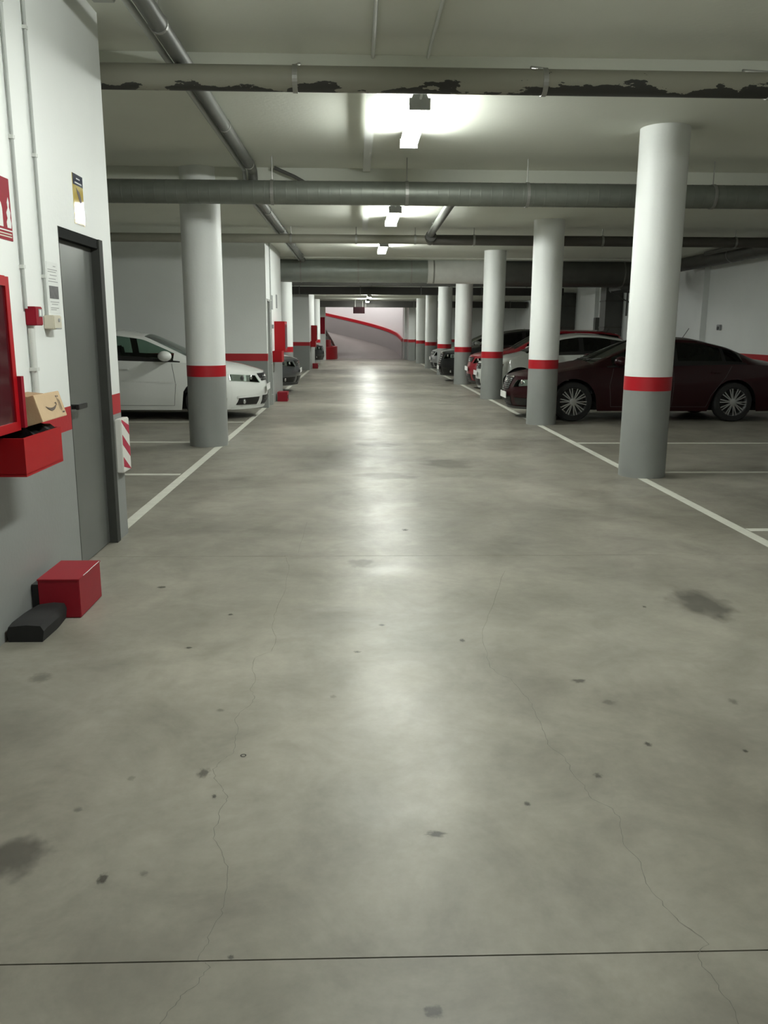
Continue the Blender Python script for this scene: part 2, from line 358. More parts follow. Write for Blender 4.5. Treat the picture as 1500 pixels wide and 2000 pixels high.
# ------------------------------------------------------------------ ceiling and walls
prof = [(YB,3.55),(7.0,3.55),(7.0,3.45),(11.06,3.45),(11.06,3.2),(20.9,3.2),(20.9,3.17),(32.4,3.17),(32.4,2.92),(YE-.6,2.92)]
poly = prof + [(YE-.6,3.9),(YB,3.9)]
struct(MB().prism(poly, 'x', XL, XR).build('ceiling', M['ceil']))
WX = -1.72
# near stair core with a door opening
wl = MB()
wl.box(-5.5, WX, YB, 5.14, 0, 3.6); wl.box(-5.5, WX, 5.99, 6.22, 0, 3.6); wl.box(-5.5, WX, 5.14, 5.99, 2.08, 3.6); wl.box(-5.5, -1.80, 5.14, 5.99, 0, 2.08)
struct(wl.build('wall_left', M['wall']))
w2 = MB(); w2.box(XL, WX, 16.6, 16.72, 0, 3.25); w2.box(XL, WX, 17.25, 19.9, 0, 3.25); w2.box(XL, WX, 16.72, 17.25, 2.08, 3.25); w2.box(XL, -1.80, 16.72, 17.25, 0, 2.08)
struct(w2.build('wall_left_middle', M['wall']))
struct(MB().box(XL, WX-.05, 32.5, 36.6, 0, 3.25).build('wall_left_far', M['wall']))
struct(MB().box(XL-.25, XL, YB, YE+8, 0, 3.9).build('wall_left_back', M['wall']))
struct(MB().box(XR, XR+.25, YB, YE, 0, 3.9).build('wall_right', M['wall']))
pil = MB()
for y in (20.2, 29.4, 38.0): pil.box(XR-.14, XR, y, y+.45, 0, 3.4)
struct(pil.build('trim_1', M['wall']))
struct(MB().box(XL, XR, YB-.25, YB, 0, 3.9).build('wall_back', M['wall']))
we = MB(); we.box(2.5, XR, 44.6, 44.95, 0, 3.3); we.box(2.5,2.62,44.95,46.4,0,3.3)
struct(we.build('wall_end', M['wall']))
wp = MB().box(2.62, 2.95, 43.0, 44.62, 0, 3.0)
struct(wp.build('wall_end_return', M['wall']))
struct(MB().box(XL, -1.95, 43.4, 43.7, 0, 3.3).build('wall_end_left', M['wall']))

# ------------------------------------------------------------------ spiral ramp at the end
CX, CY, RO, RI = -1.55, 46.2, 3.95, .55
NA = 40
ang = [math.radians(-14 + i*(150/NA)) for i in range(NA+1)]
def rampz(a): return 0.0 if a < 0 else .86*a*(min(1, a/.35)**.5)
G = [[(CX+r*math.cos(a), CY+r*math.sin(a), rampz(a)+.002) for r in (RI, 1.4, 2.3, 3.1, RO+.12)] for a in ang]
rampo = struct(MB().slab([[Vector(p)-Vector((0,0,.25)) for p in row] for row in G], (0,0,.25)).build('floor_ramp', M['rampfloor'], smooth=True))
def ringwall(a0, a1, r, t, z0f, z1f, mat, name, parent=None):
    A = [ang[0]+(ang[-1]-ang[0])*i/80 for i in range(81)]; A = [a for a in A if a0 <= a <= a1]
    mb = MB(); n = len(A); vs_ = []; fs_ = []
    for a in A:
        for rr_ in (r, r+t):
            for zf in (z0f, z1f): vs_.append((CX+rr_*math.cos(a), CY+rr_*math.sin(a), zf(a)))
    for i in range(n-1):
        o, q = 4*i, 4*i+4
        fs_ += [(o,q,q+1,o+1),(o+2,o+3,q+3,q+2),(o+1,q+1,q+3,o+3),(o,o+2,q+2,q)]
    fs_ += [(0,1,3,2),(4*(n-1),4*(n-1)+2,4*(n-1)+3,4*(n-1)+1)]
    mb.add(vs_, fs_); return mb.build(name, mat, parent, smooth=True)
A0, A1 = math.radians(-8), ang[-1]
rw = struct(ringwall(A0, A1, RO+.10, .2, lambda a: 0, lambda a: 5.2, M['rampwall'], 'wall_ramp'))
ringwall(A0, A1, RO+.05, .06, lambda a: rampz(a)-.05 if a > 0 else 0, lambda a: rampz(a)+.92, M['rampgrey'], 'lower_panel', rw)
ringwall(A0, A1, RO+.03, .08, lambda a: rampz(a)+.90, lambda a: rampz(a)+1.06, M['red'], 'red_band', rw)
struct(MB().box(XL, 4.5, YE-.6, YE+7, 5.1, 5.3).build('ceiling_ramp', M['ceil']))
struct(MB().box(XL, 4.5, YE-.62, YE-.5, 2.92, 5.2).build('wall_ramp_lintel', M['white']))
# inner kerb of the ramp, painted red
kb = thing('ramp_kerb', 'low curved red painted kerb wall at the foot of the spiral ramp', 'kerb', (-1.75,44.5,0))
K = []
for k in range(15):
    a = math.radians(-100 + 150*k/14); K.append((-1.85+.85*math.cos(a), 45.2+.95*math.sin(a)))
def wallstrip(P, t, z0, z1):
    n = len(P); vs_ = []; 
    for i, (x, y) in enumerate(P):
        dx = P[min(i+1,n-1)][0]-P[max(i-1,0)][0]; dy = P[min(i+1,n-1)][1]-P[max(i-1,0)][1]; l = math.hypot(dx,dy); nx, ny = -dy/l*t, dx/l*t
        for (xx,yy) in ((x,y),(x+nx,y+ny)):
            for z in (z0(i/(n-1)),z1(i/(n-1))): vs_.append((xx,yy,z))
    fs_ = []
    for i in range(n-1):
        o, q = 4*i, 4*i+4
        fs_ += [(o,q,q+1,o+1),(o+2,o+3,q+3,q+2),(o+1,q+1,q+3,o+3)]
    fs_ += [(0,1,3,2),(4*(n-1),4*(n-1)+2,4*(n-1)+3,4*(n-1)+1)]
    return MB().add(vs_, fs_)
wallstrip([(-2.4,44.25)]+K, .18, lambda t: 0, lambda t: .62+.05*t).build('parapet', M['red'], kb, smooth=True)
wallstrip([(x-.35,y+.6) for x,y in K], .18, lambda t: 0, lambda t: .98).build('upper_parapet', M['red'], kb, smooth=True)
# ------------------------------------------------------------------ columns
def column(x, y, r, zt, label, group):
    c = thing('column', label, 'column', (x,y,0), group)
    MB().lathe((x,y,1.043),(x,y,zt), [(r,0),(r,1)], 48).build('shaft', M['white'], c, smooth=True)
    MB().lathe((x,y,.903),(x,y,1.045), [(r-.01,0),(r+.0015,0),(r+.0015,1),(r-.01,1)], 48).build('red_band', M['red'], c, smooth=True)
    MB().lathe((x,y,0),(x,y,.905), [(r,0),(r,1)], 48).build('grey_base', M['grey'], c, smooth=True)
    return c
RC = 3.04
cl = ['stout round column with red band at the corner of the empty bays', 'round column with red band beside the nose of the dark red sedan',
      'round column with red band between the empty bay and the pearl white hatchback', 'round column with red band between the bright red and black cars',
      'round column with red band in front of the silver car', 'round column with red band standing past the silver car',
      'round column with red band next to the end wall']
for i, y in enumerate((8.78, 13.79, 19.03, 24.25, 29.3, 34.4, 39.5)):
    column(RC-.004*i*i*.4, y, .24, [3.46,3.22,3.22,3.19,3.19,2.94,2.94][i], cl[i], 'round columns along the sedan side of the aisle')
column(-1.955, 11.18, .25, 3.46, 'round column with red band in front of the white hatchback', 'round columns along the stair core side')
column(-1.98, 23.5, .25, 3.2, 'round column with red band behind the grey car', 'round columns along the stair core side')
column(-1.98, 41.3, .25, 2.94, 'slim white column beside the red ramp kerb', 'round columns along the stair core side')

# ------------------------------------------------------------------ fluorescent lights
def light(x, y0, y1, zb, zc, m='lamp', lab='twin fluorescent batten lit white, hung under the ceiling over the aisle'):
    t = thing('ceiling_light', lab, 'light', (x,(y0+y1)/2,zb), 'fluorescent battens over the aisle')
    MB().prism([(x-.075,zb+.07),(x+.075,zb+.07),(x+.055,zb+.12),(x-.055,zb+.12)], 'y', y0, y1).build('housing', M['lamp_house'], t)
    MB().prism([(x-.062,zb),(x+.062,zb),(x+.085,zb+.03),(x+.08,zb+.071),(x-.08,zb+.071),(x-.085,zb+.03)], 'y', y0+.03, y1-.03).build('diffuser', M[m], t)
    for y in (y0+.012, y1-.012):
        MB().box(x-.088, x+.088, y-.018, y+.018, zb-.002, zb+.085).build('end_cap', M['lamp_house'], t)
    for y in (y0+.25, y1-.25):
        MB().cyl((x,y,zb+.115),(x,y,zc+.01), .006, n=8).build('hanger', M['steel'], t)
    MB().tube([(x+.0,y0+.02,zb+.06),(x+.01,y0-.02,zb+.10),(x+.012,y0-.04,zc)], .011, 10).build('cable', M['conduit'], t)
    return t
LX = .53
LL = ['added out of view at the start of the near wall', 'by the near metal door', 'between the peeling pipe and the spiral duct', 'between the spiral duct and the beige drain pipe', 'between the beige drain pipe and the large ventilation duct', 'right behind the large ventilation duct', 'in front of the flat dark duct', 'past the flat dark duct', 'before the hanging maroon sign']
for y0, y1, zb, zc in ((-7.4,-5.85,3.4,3.55),(2.8,4.35,3.12,3.55),(7.5,9.05,3.29,3.45),(11.95,13.5,3.05,3.2),(16.7,18.25,3.05,3.2),(21.9,23.45,3.02,3.17),(27.6,29.15,3.02,3.17),(34.6,36.1,2.78,2.92),(39.6,41.1,2.78,2.92)):  # first batten is added unseen behind the camera for fill
    light(LX, y0, y1, zb, zc, lab='lit fluorescent batten over the aisle '+LL.pop(0))
light(-.2, 47.2, 48.7, 4.7, 5.1, 'lamp_added_ramp', 'added unseen fluorescent batten over the spiral ramp')  # added lamp, hidden behind the beam, brightens the ramp wall
tag(bpy.data.objects[[o.name for o in COL.objects if o.name.startswith('ceiling_light')][-1]], group='added ramp lights')

# ------------------------------------------------------------------ pipes and ducts
def hung_pipe(name, label, cat, p0, p1, r, mat, zc, hx, ridge=0, n=28, rod=.006, back=None):
    p0 = Vector(p0); p1 = Vector(p1); mid = (p0+p1)/2
    t = thing(name, label, cat, tuple(mid)); Ln = (p1-p0).length
    if ridge:
        prof = []; k = 0
        while k*ridge < Ln-.001:
            a = k*ridge
            prof += [(r, a), (r, min(Ln, a+.004)), (r, min(Ln, a+ridge-.014)), (r, min(Ln, a+ridge-.010)), (r+.0022, min(Ln, a+ridge-.005))]; k += 1
        prof.append((r, Ln)); MB().lathe(p0, p1, prof, n, True, rel=False).build('pipe_run', mat, t, smooth=True, ang=60)
    else: MB().lathe(p0, p1, [(r,0),(r,1)], n).build('pipe_run', mat, t, smooth=True)
    d = (p1-p0).normalized()
    for q in hx:
        c = p0 + d*q
        MB().lathe(c-d*.018, c+d*.018, [(r+.001,0),(r+.008,0),(r+.008,1),(r+.001,1)], n, False).build('clamp', M['steel'], t)
        e = (c.x,c.y,zc+.01) if back is None else (c.x, back+.01, zc)
        MB().cyl((c.x,c.y,c.z+r), e, rod, n=8).build('hanger_rod', M['steel'], t)
    return t
p1 = hung_pipe('peeling_pipe', 'beige painted pipe with dark peeled patches crossing the aisle below the ceiling', 'pipe', (-5.4,6.52,3.245), (8.2,6.52,3.245), .086, M['peel'], 3.48, (1.2,3.4,4.97,6.75,8.4,10.5,12.5), rod=.012, back=7.0)
p2 = hung_pipe('spiral_duct', 'dull galvanised spiral duct crossing the aisle in front of the ceiling step', 'duct', (-7.3,10.36,3.055), (8.2,10.36,3.055), .132, M['galv'], 3.45, (2.0,4.35,6.33,7.89,9.3,11.5,13.5), ridge=.125)
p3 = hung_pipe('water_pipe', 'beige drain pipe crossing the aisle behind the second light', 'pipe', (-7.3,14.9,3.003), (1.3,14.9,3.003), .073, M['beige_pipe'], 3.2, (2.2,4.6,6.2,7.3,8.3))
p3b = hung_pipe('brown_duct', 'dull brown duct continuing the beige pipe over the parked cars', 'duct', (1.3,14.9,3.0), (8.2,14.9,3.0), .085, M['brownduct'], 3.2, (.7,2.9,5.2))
bd = hung_pipe('ventilation_duct', 'large ridged steel ventilation duct spanning the aisle', 'duct', (-1.95,21.5,2.93), (1.75,21.5,2.93), .285, M['galv_big'], 3.17, (.6,2.0,3.3), ridge=.14, n=40, rod=.008)
bd2 = hung_pipe('insulated_duct', 'pale foil wrapped section of the large ventilation duct', 'duct', (1.75,21.5,2.93), (3.6,21.5,2.93), .30, M['foil'], 3.17, (.15,), ridge=.22, n=40, rod=.008)
bd3 = hung_pipe('unlit_duct', 'unlit ventilation duct above the cars by the far wall', 'duct', (3.6,21.5,2.90), (7.6,21.5,2.90), .31, M['galv_dark'], 3.17, (1.2,3.0), ridge=.3, n=36, rod=.008)  # same large duct; its lack of light is put into the dark steel colour
MB().lathe((7.0,21.5,2.62),(7.0,21.5,2.95), [(.2,0),(.2,1)], 24).build('branch_stub', M['galv_dark'], bd3, smooth=True)
# rectangular ducts further on
for (nm, lab, y, z0, z1, x0, x1) in (('flat_duct','flat dark duct spanning the aisle beyond the large round duct',31.6,2.77,3.03,XL+.1,7.6),('flat_duct','flat dark duct in front of the ramp lintel',41.4,2.57,2.86,XL+.1,XR-.1),('flat_duct','slim grey duct tucked directly behind the large round duct',25.4,2.78,2.98,XL+.1,XR-.1)):
    t = thing(nm, lab, 'duct', (0,y,z0))
    MB().box(x0,x1,y,y+.45,z0,z1).build('duct_run', M['vdark'] if y != 25.4 else M['galv_dark'], t)
    for k in range(7):
        xx = x0+.8+k*(x1-x0-1.6)/6
        MB().box(xx-.02,xx+.02,y-.012,y+.462,z0-.012,z1+.012).build('flange', M['galv_dark'], t)
        MB().cyl((xx,y+.2,z1),(xx,y+.2,2.93 if y > 32 else 3.19), .008, n=8).build('hanger_rod', M['steel'], t)
# longitudinal sprinkler pipe left with its drop at the ceiling step
t = thing('sprinkler_pipe', 'grey pipe running along the aisle under the ceiling with a drop at the step', 'pipe', (-1.25,8,3.36))
MB().tube([(-1.24,-8.8,3.391),(-1.25,10.78,3.391),(-1.25,10.86,3.37),(-1.25,10.9,3.3),(-1.25,10.9,3.22),(-1.25,10.93,3.16),(-1.25,11.05,3.139),(-1.27,21.0,3.139)], .057, 20).build('pipe_run', M['grey_pipe'], t, smooth=True)
MB().tube([(-1.35,-8.8,3.40),(-1.36,10.9,3.40),(-1.36,10.98,3.3),(-1.36,11.0,3.14),(-1.37,21.0,3.14)], .024, 12).build('side_pipe', M['conduit_grey'], t, smooth=True)
for y, zc, zp in ((1.0,3.55,3.391),(3.6,3.55,3.391),(5.9,3.55,3.391),(8.6,3.45,3.391),(10.5,3.45,3.391),(12.5,3.2,3.139),(14.8,3.2,3.139),(17.4,3.2,3.139),(20,3.2,3.139)):
    MB().lathe((-1.25,y-.015,zp),(-1.25,y+.015,zp), [(.057,0),(.064,0),(.064,1),(.057,1)], 20, False).build('clamp', M['steel'], t)
    MB().cyl((-1.25,y,zp+.06),(-1.25,y,zc+.01), .006, n=8).build('hanger_rod', M['steel'], t)
t = thing('branch_pipe', 'thin dark pipe slanting across the ceiling step toward the aisle', 'pipe', (-.75,11.0,3.3))
MB().tube([(-1.0,10.95,3.43),(-.75,10.97,3.33),(-.5,11.0,3.2)], .022, 10).build('pipe_run', M['galv_dark'], t, smooth=True)
t = thing('sloping_pipe', 'short grey pipe running along the aisle into the beige drain pipe', 'pipe', (1.25,13,3.1))
MB().tube([(1.22,10.6,3.1),(1.22,11.4,3.1),(1.25,14.7,3.08),(1.26,14.88,3.02)], .06, 16).build('pipe_run', M['grey_pipe'], t, smooth=True)
MB().lathe((1.255,14.72,3.05),(1.26,15.0,3.01), [(.09,0),(.1,.5),(.09,1)], 20).build('elbow', M['galv_dark'], t, smooth=True)
for y in (12.3, 14.2): MB().cyl((1.235,y,3.12),(1.235,y,3.21), .006, n=8).build('hanger_rod', M['steel'], t)
# ducts along the sedan side wall
hung_pipe('wall_duct', 'dark duct running along the wall behind the red sedan', 'duct', (7.85,3.0,3.08), (7.85,20.9,3.08), .16, M['galv_dark'], 3.2, (9.0,12.0,15.0), ridge=.3)
tag(MB().tube([(7.5,11.3,3.14),(7.5,14,3.14),(7.5,18.6,3.14)], .045, 12).build('thin_pipe', M['galv_dark'], smooth=True), 'thin dark pipe above the wall duct near the ceiling', 'pipe')
for lab, x, y in (('dark vertical duct on the wall beyond the pearl white hatchback',8.0,27.0),('dark vertical duct on the wall behind the black cars',8.0,32.8)):
    t = thing('riser_duct', lab, 'duct', (x,y,0))
    MB().box(x-.25,x+.295,y-.3,y+.3,0,3.165 if y < 30 else 2.9).build('duct_run', M['galv_dark'], t)
    for z in (.8,1.6,2.4): MB().box(x-.265,x+.295,y-.315,y+.315,z,z+.04).build('flange', M['brownduct'], t)
# ceiling conduits
def conduit(lab, pts, r=.011, m='conduit', group='thin conduits on the ceiling'):
    return tag(MB().tube(pts, r, 10).build('conduit', M[m], smooth=True), lab, 'conduit', group)
conduit('thin white conduit fixed along the ceiling left of the lights, casting a long shadow', [(.13,-8.8,3.53),(.13,6.98,3.53)], .014)
conduit('thin white conduit along the ceiling in line with the aisle lights', [(.55,-8.8,3.538),(.55,6.99,3.535)], .012)
tag(MB().box(.085,.175,7.1,11.0,3.405,3.42).build('cable_tray', M['conduit']), 'narrow cable tray hung just below the ceiling beside the nearest light', 'tray')
tag(MB().box(.10,.19,11.3,15.0,3.155,3.17).build('cable_tray', M['conduit']), 'narrow cable tray hung just below the ceiling beside the second light', 'tray')
for y in (7.3,8.6,9.9,10.9): MB().cyl((.13,y,3.41),(.13,y,3.455),.006,n=8).build('hanger_rod', M['steel'], bpy.data.objects['cable_tray'])
for y in (11.5,13.2,14.8): MB().cyl((.145,y,3.16),(.145,y,3.205),.006,n=8).build('hanger_rod', M['steel'], bpy.data.objects['cable_tray.001'])

# ------------------------------------------------------------------ near core wall fittings
d = struct(MB().box(-1.80, -1.768, 5.15, 5.915, .005, 2.04).build('door_1', M['door'], bevel=.004))
fr = MB(); fr.box(-1.80, -1.721, 5.14, 5.155, 0, 2.08); fr.box(-1.80, -1.712, 5.91, 5.99, 0, 2.08); 0
fr.build('door_frame', M['frame'], d)
MB().box(-1.80, -1.722, 5.14, 5.985, 2.02, 2.08).build('frame_head', M['recess_shade'], d)  # frame head coloured black as if in the recess shadow
hm = MB(); hm.cyl((-1.768,5.24,1.03),(-1.71,5.24,1.03),.016,n=12); hm.obox((-1.705,5.30,1.03),(.011,.085,.016),Matrix.Identity(3)); hm.build('door_handle', M['black'], d, bevel=.003)
MB().box(-1.768,-1.762,5.215,5.265,.95,1.09).build('handle_plate', M['black'], d)
d2 = struct(MB().box(-1.80, -1.77, 16.73, 17.24, .005, 2.05).build('door_2', M['door']))
fr = MB(); fr.box(-1.80, -1.712, 16.72, 16.75, 0, 2.08); fr.box(-1.80, -1.712, 17.21, 17.25, 0, 2.08); fr.box(-1.80, -1.712, 16.72, 17.25, 2.04, 2.08); fr.build('door_frame', M['conduit_grey'], d2)
def wallconduit(lab, y, z0, z1, r, m='conduit_grey'):
    t = thing('wall_conduit', lab, 'conduit', (WX+r, y, z0))
    MB().tube([(WX+r+.004,y,z0),(WX+r+.004,y,z1)], r, 10).build('pipe_run', M[m], t, smooth=True)
    z = z0+.2
    while z < z1: MB().box(WX, WX+2*r+.006, y-r-.004, y+r+.004, z, z+.018).build('clip', M['conduit'], t); z += .62
    return t
wallconduit('thin conduit rising up the white wall above the red call point', 4.53, 1.60, 3.55, .009)
wallconduit('thin conduit rising up the white wall above the beige box', 4.83, 1.57, 3.55, .009)
wallconduit('wide grey conduit between the red call point and the cardboard carton', 4.56, 1.08, 1.50, .017, 'conduit')
t = thing('call_point', 'small dark red fire alarm call point on the white wall', 'alarm', (WX,4.6,1.56))
MB().box(WX, WX+.055, 4.545, 4.645, 1.515, 1.612).build('housing', M['callred'], t, bevel=.004)
MB().box(WX+.055, WX+.058, 4.585, 4.637, 1.56, 1.60).build('window', M['ink'], t)
MB().box(WX+.058, WX+.059, 4.592, 4.618, 1.565, 1.595).build('glass_label', M['paper'], t)
t = thing('switch_box', 'small beige plastic switch box on the white wall below the paper notice', 'switch', (WX,4.9,1.54))
MB().box(WX, WX+.06, 4.80, 4.92, 1.495, 1.572).build('housing', M['beigebox'], t, bevel=.005)
MB().cyl((WX+.059,4.87,1.545),(WX+.066,4.87,1.545),.010,n=12).build('push_button', M['ink'], t)
MB().box(WX+.058, WX+.061, 4.82, 4.91, 1.497, 1.503).build('lower_edge', M['ink'], t)
t = thing('paper_notice', 'white paper notice with a grey photo and text lines taped beside the door', 'notice', (WX,4.99,1.7))
MB().box(WX, WX+.002, 4.905, 5.085, 1.585, 1.865).build('sheet', M['paper'], t)
MB().box(WX+.002, WX+.003, 4.925, 5.07, 1.665, 1.735).build('photo_print', M['inkd'], t)
for z, a, b in ((1.845,5.01,5.05),(1.825,4.92,5.07),(1.813,4.92,5.05),(1.795,4.95,5.06),(1.775,4.93,5.04),(1.76,4.92,5.07),(1.648,4.93,5.07),(1.635,4.95,5.05),(1.615,4.93,5.06),(1.605,4.93,5.02)):
    MB().box(WX+.002, WX+.0025, a, b, z-.003, z+.001).build('text_line', M['ink'], t)
t = thing('door_sign', 'glossy yellow notice with a navy header stuck above the metal door', 'sign', (WX,5.56,2.28))
MB().box(WX, WX+.003, 5.465, 5.655, 2.13, 2.425).build('yellow_panel', M['sticker_y'], t)
MB().box(WX+.003, WX+.004, 5.465, 5.655, 2.36, 2.425).build('navy_header', M['sticker_b'], t)
MB().box(WX+.003, WX+.0038, 5.467, 5.653, 2.152, 2.225).build('white_panel', M['sticker_w'], t)
for a, b, z in ((5.50,5.63,2.375),(5.53,5.60,2.40)): MB().box(WX+.004, WX+.0045, a, b, z-.004, z+.004).build('header_text', M['paper'], t)
MB().prism([(5.525,2.345),(5.545,2.335),(5.58,2.325),(5.60,2.30),(5.61,2.27),(5.595,2.262),(5.57,2.275),(5.55,2.30),(5.535,2.315)], 'x', WX+.003, WX+.0045).build('pictogram', M['ink_brown'], t)
for z in (2.135,2.143): MB().box(WX+.003, WX+.0036, 5.49, 5.64, z-.002, z+.001).build('text_line', M['ink'], t)
t = thing('extinguisher_sign', 'red fire extinguisher sign with white flame pictogram on the wall', 'sign', (WX,4.3,2.07))
MB().box(WX, WX+.003, 4.16, 4.465, 1.925, 2.22).build('panel', M['callred'], t)
fm = [(4.405,1.985),(4.40,2.01),(4.415,2.03),(4.405,2.055),(4.425,2.08),(4.42,2.105),(4.435,2.13),(4.445,2.105),(4.44,2.085),(4.453,2.06),(4.447,2.035),(4.456,2.01),(4.45,1.985)]
MB().prism(fm, 'x', WX+.003, WX+.0045).build('flame_mark', M['paper'], t)
MB().prism([(4.27,1.985),(4.27,2.07),(4.285,2.10),(4.30,2.11),(4.30,2.125),(4.325,2.125),(4.325,2.11),(4.345,2.095),(4.355,2.07),(4.355,1.985)], 'x', WX+.003, WX+.0045).build('extinguisher_mark', M['paper'], t)
MB().box(WX+.003, WX+.004, 4.17, 4.46, 1.968, 1.974).build('rule_line', M['paper'], t)
for z in (1.955,1.942): MB().box(WX+.003, WX+.004, 4.20, 4.45, z-.003, z+.003).build('text_line', M['beigebox'], t)
# hose cabinet
t = thing('hose_cabinet', 'red fire hose cabinet with dark glass door on the white wall', 'cabinet', (WX,3.5,1.05))
MB().box(WX, -1.53, 3.20, 3.86, 1.045, 1.725).build('body', M['cabred'], t, bevel=.004)
fr = MB(); fr.box(-1.53,-1.518,3.20,3.24,1.05,1.72); fr.box(-1.53,-1.518,3.815,3.855,1.05,1.72); fr.box(-1.53,-1.518,3.24,3.815,1.68,1.72); fr.box(-1.53,-1.518,3.24,3.815,1.05,1.09); fr.build('door_frame', M['cabred'], t)
gp = MB().box(-1.53,-1.526,3.24,3.815,1.09,1.68).build('glass_pane', M['cabglass'], t)
MB().box(-1.53,-1.50,3.855,3.885,1.06,1.29).build('hinge_cover', M['callred'], t)
MB().lathe((-1.60,3.5,1.38),(-1.527,3.5,1.38),[(.2,0),(.2,1)],28).build('hose_reel', M['callred'], t, smooth=True)
# extinguisher box with bag and carton
t = thing('extinguisher_box', 'bright red open metal box fixed to the wall beneath the hose cabinet', 'box', (WX,3.94,.87))
bx = MB(); bx.box(WX,-1.45,3.70,3.71,.87,1.03); bx.box(WX,-1.45,4.16,4.17,.87,1.03); bx.box(-1.46,-1.45,3.71,4.16,.87,1.03); bx.box(WX,WX+.01,3.71,4.16,.87,1.03); bx.box(WX,-1.45,3.70,4.17,.86,.872)
bx.build('tray', M['cabred'], t)
mb = MB()
G = []
for i in range(9):
    row = []
    for j in range(13):
        u, v = i/8, j/12; x = -1.706+.24*u; y = 3.892+.263*v
        row.append((x, y, 1.02+.045*math.sin(math.pi*min(1,max(0,u*1.0)))**.5*(.6+.4*math.sin(7*v+3*u))+.012*math.sin(11*u+17*v)))
    G.append(row)
bg = mb.slab([[Vector(p)-Vector((0,0,.10)) for p in r] for r in G], (0,0,.10)).build('plastic_bag', M['bag'], smooth=True)
tag(bg, 'crumpled black plastic bag lying in the red wall box', 'bag')
ca = thing('carton', 'brown cardboard carton with a curved arrow print resting on the red wall box', 'carton', (-1.50,4.1,1.05))
Rm = Matrix.Rotation(math.radians(-16), 3, 'Y') @ Matrix.Rotation(math.radians(2), 3, 'Z')
cc = Vector((-1.535,4.12,1.118)); hf = (.065,.185,.064)
MB().obox(cc, hf, Rm).build('body', M['carton'], ca, bevel=.002)
def on_face(u, v, off=.0012): return cc + Rm @ Vector((hf[0]+off, u*hf[1], v*hf[2]))
sm = []
for k in range(15):
    a = -1 + 2*k/14; th = .10*(1-a*a)+.015
    sm.append((a*.42, -.25+.45*a*a*.6+th*.0, th))
G = [[on_face(u, v-th*1.1) for u, v, th in sm], [on_face(u, v+th*.9) for u, v, th in sm]]
MB().slab(G, Rm @ Vector((.001,0,0))).build('smile_print', M['ink_brown'], ca)
ah = [(.30,.16),(.46,.20),(.47,-.10),(.44,.02),(.38,.10)]
MB().add([on_face(u,v,.002) for u,v in ah], [tuple(range(len(ah)))]).build('arrow_tip', M['ink_brown'], ca)
for u0, u1, v0, v1 in ((.62,.64,-.5,.5),(.70,.72,-.5,.4),(.76,.78,-.45,.3),(.56,.66,.55,.68),(.70,.78,.55,.66),(.72,.90,-.72,-.60)):
    MB().add([on_face(u0,v0),on_face(u1,v0),on_face(u1,v1),on_face(u0,v1)], [(0,1,2,3)]).build('printed_mark', M['ink_brown'], ca)
tp = cc + Rm @ Vector((-.06,.06,hf[2]))
MB().obox(cc + Rm @ Vector((-.03,.03,hf[2]+.016)), (.045,.13,.0015), Rm @ Matrix.Rotation(math.radians(22),3,'Y')).build('flap', M['carton_in'], ca)
bt = thing('green_bottle', 'green plastic bottle lying behind the carton on the red wall box', 'bottle', (-1.62,3.87,1.06))
MB().lathe((-1.71,3.918,1.10),(-1.54,3.918,1.09),[(.026,0),(.028,.1),(.028,.7),(.012,.92),(.012,1)],16).build('body', M['green'], bt, smooth=True)
MB().lathe((-1.54,3.918,1.09),(-1.525,3.918,1.089),[(.015,0),(.015,1)],14).build('cap', M['paper'], bt, smooth=True)
# floor boxes
t = thing('floor_box', 'red metal box standing on the floor beside the near door', 'box', (-1.57,4.47,0))
MB().box(-1.675,-1.46,4.29,4.66,.002,.212).build('body', M['boxred'], t, bevel=.004)
MB().box(-1.715,-1.675,4.31,4.64,.02,.18).build('bracket_or_gap_shade', M['black'], t)  # black filler stands in for the shaded gap behind the box
lid = MB().box(-1.678,-1.457,4.287,4.663,.205,.2145).build('lid', M['boxred'], t, bevel=.002)
MB().tube([(-1.458,4.36,.2145),(-1.456,4.45,.2148),(-1.458,4.52,.2147),(-1.457,4.64,.2147)],.0018,6).build('pale_edge', M['paper'], lid)  # thin pale line along the lid edge
mb = MB()
sec = [(-.088,.0),(-.095,.05),(-.085,.085),(0,.095),(.07,.09),(.085,.06),(.075,.0)]
G = []
for k in range(9):
    u = k/8; s_ = 1-.25*max(0,u-.55)/.45; yy = 3.94+.36*u; xx = -1.612+.015*u
    G.append([(xx+a*s_, yy, b_*(.9 if k in (0,8) else 1)+.001) for a, b_ in sec])
mb.grid(G); n = len(sec); mb.f.append(tuple(range(n))); mb.f.append(tuple(range(8*n,9*n))); 
for k in range(8): mb.f.append((k*n, (k+1)*n, (k+1)*n+n-1, k*n+n-1))
bw = mb.build('rubber_block', M['rubber'], smooth=True, ang=35)
tag(bw, 'black rubber block lying on the floor against the red box', 'block')
t = thing('corner_guard', 'white foam corner guard with diagonal red stripes on the wall corner', 'guard', (-1.7,6.15,.48))
MB().box(WX,-1.672,6.03,6.235,.485,.87).build('pad', M['guard_w'], t, bevel=.006)
for z in (.50,.66,.82):
    P = [(6.045,z+.10),(6.045,z+.03),(6.228,z-.08),(6.228,z-.01)]; P = [(a,min(.868,max(.487,b))) for a,b in P]
    MB().prism(P, 'x', -1.6725, -1.6705).build('red_stripe', M['guard_r'], t)
t = thing('junction_box', 'grey box fixed under the ceiling near the wall corner', 'box', (-1.5,5.5,3.45))
MB().box(-1.60,-1.46,5.42,5.72,3.44,3.56).build('housing', M['conduit_grey'], t, bevel=.008)
MB().box(-1.57,-1.49,5.415,5.425,3.46,3.53).build('lens', M['lamp_house'], t)
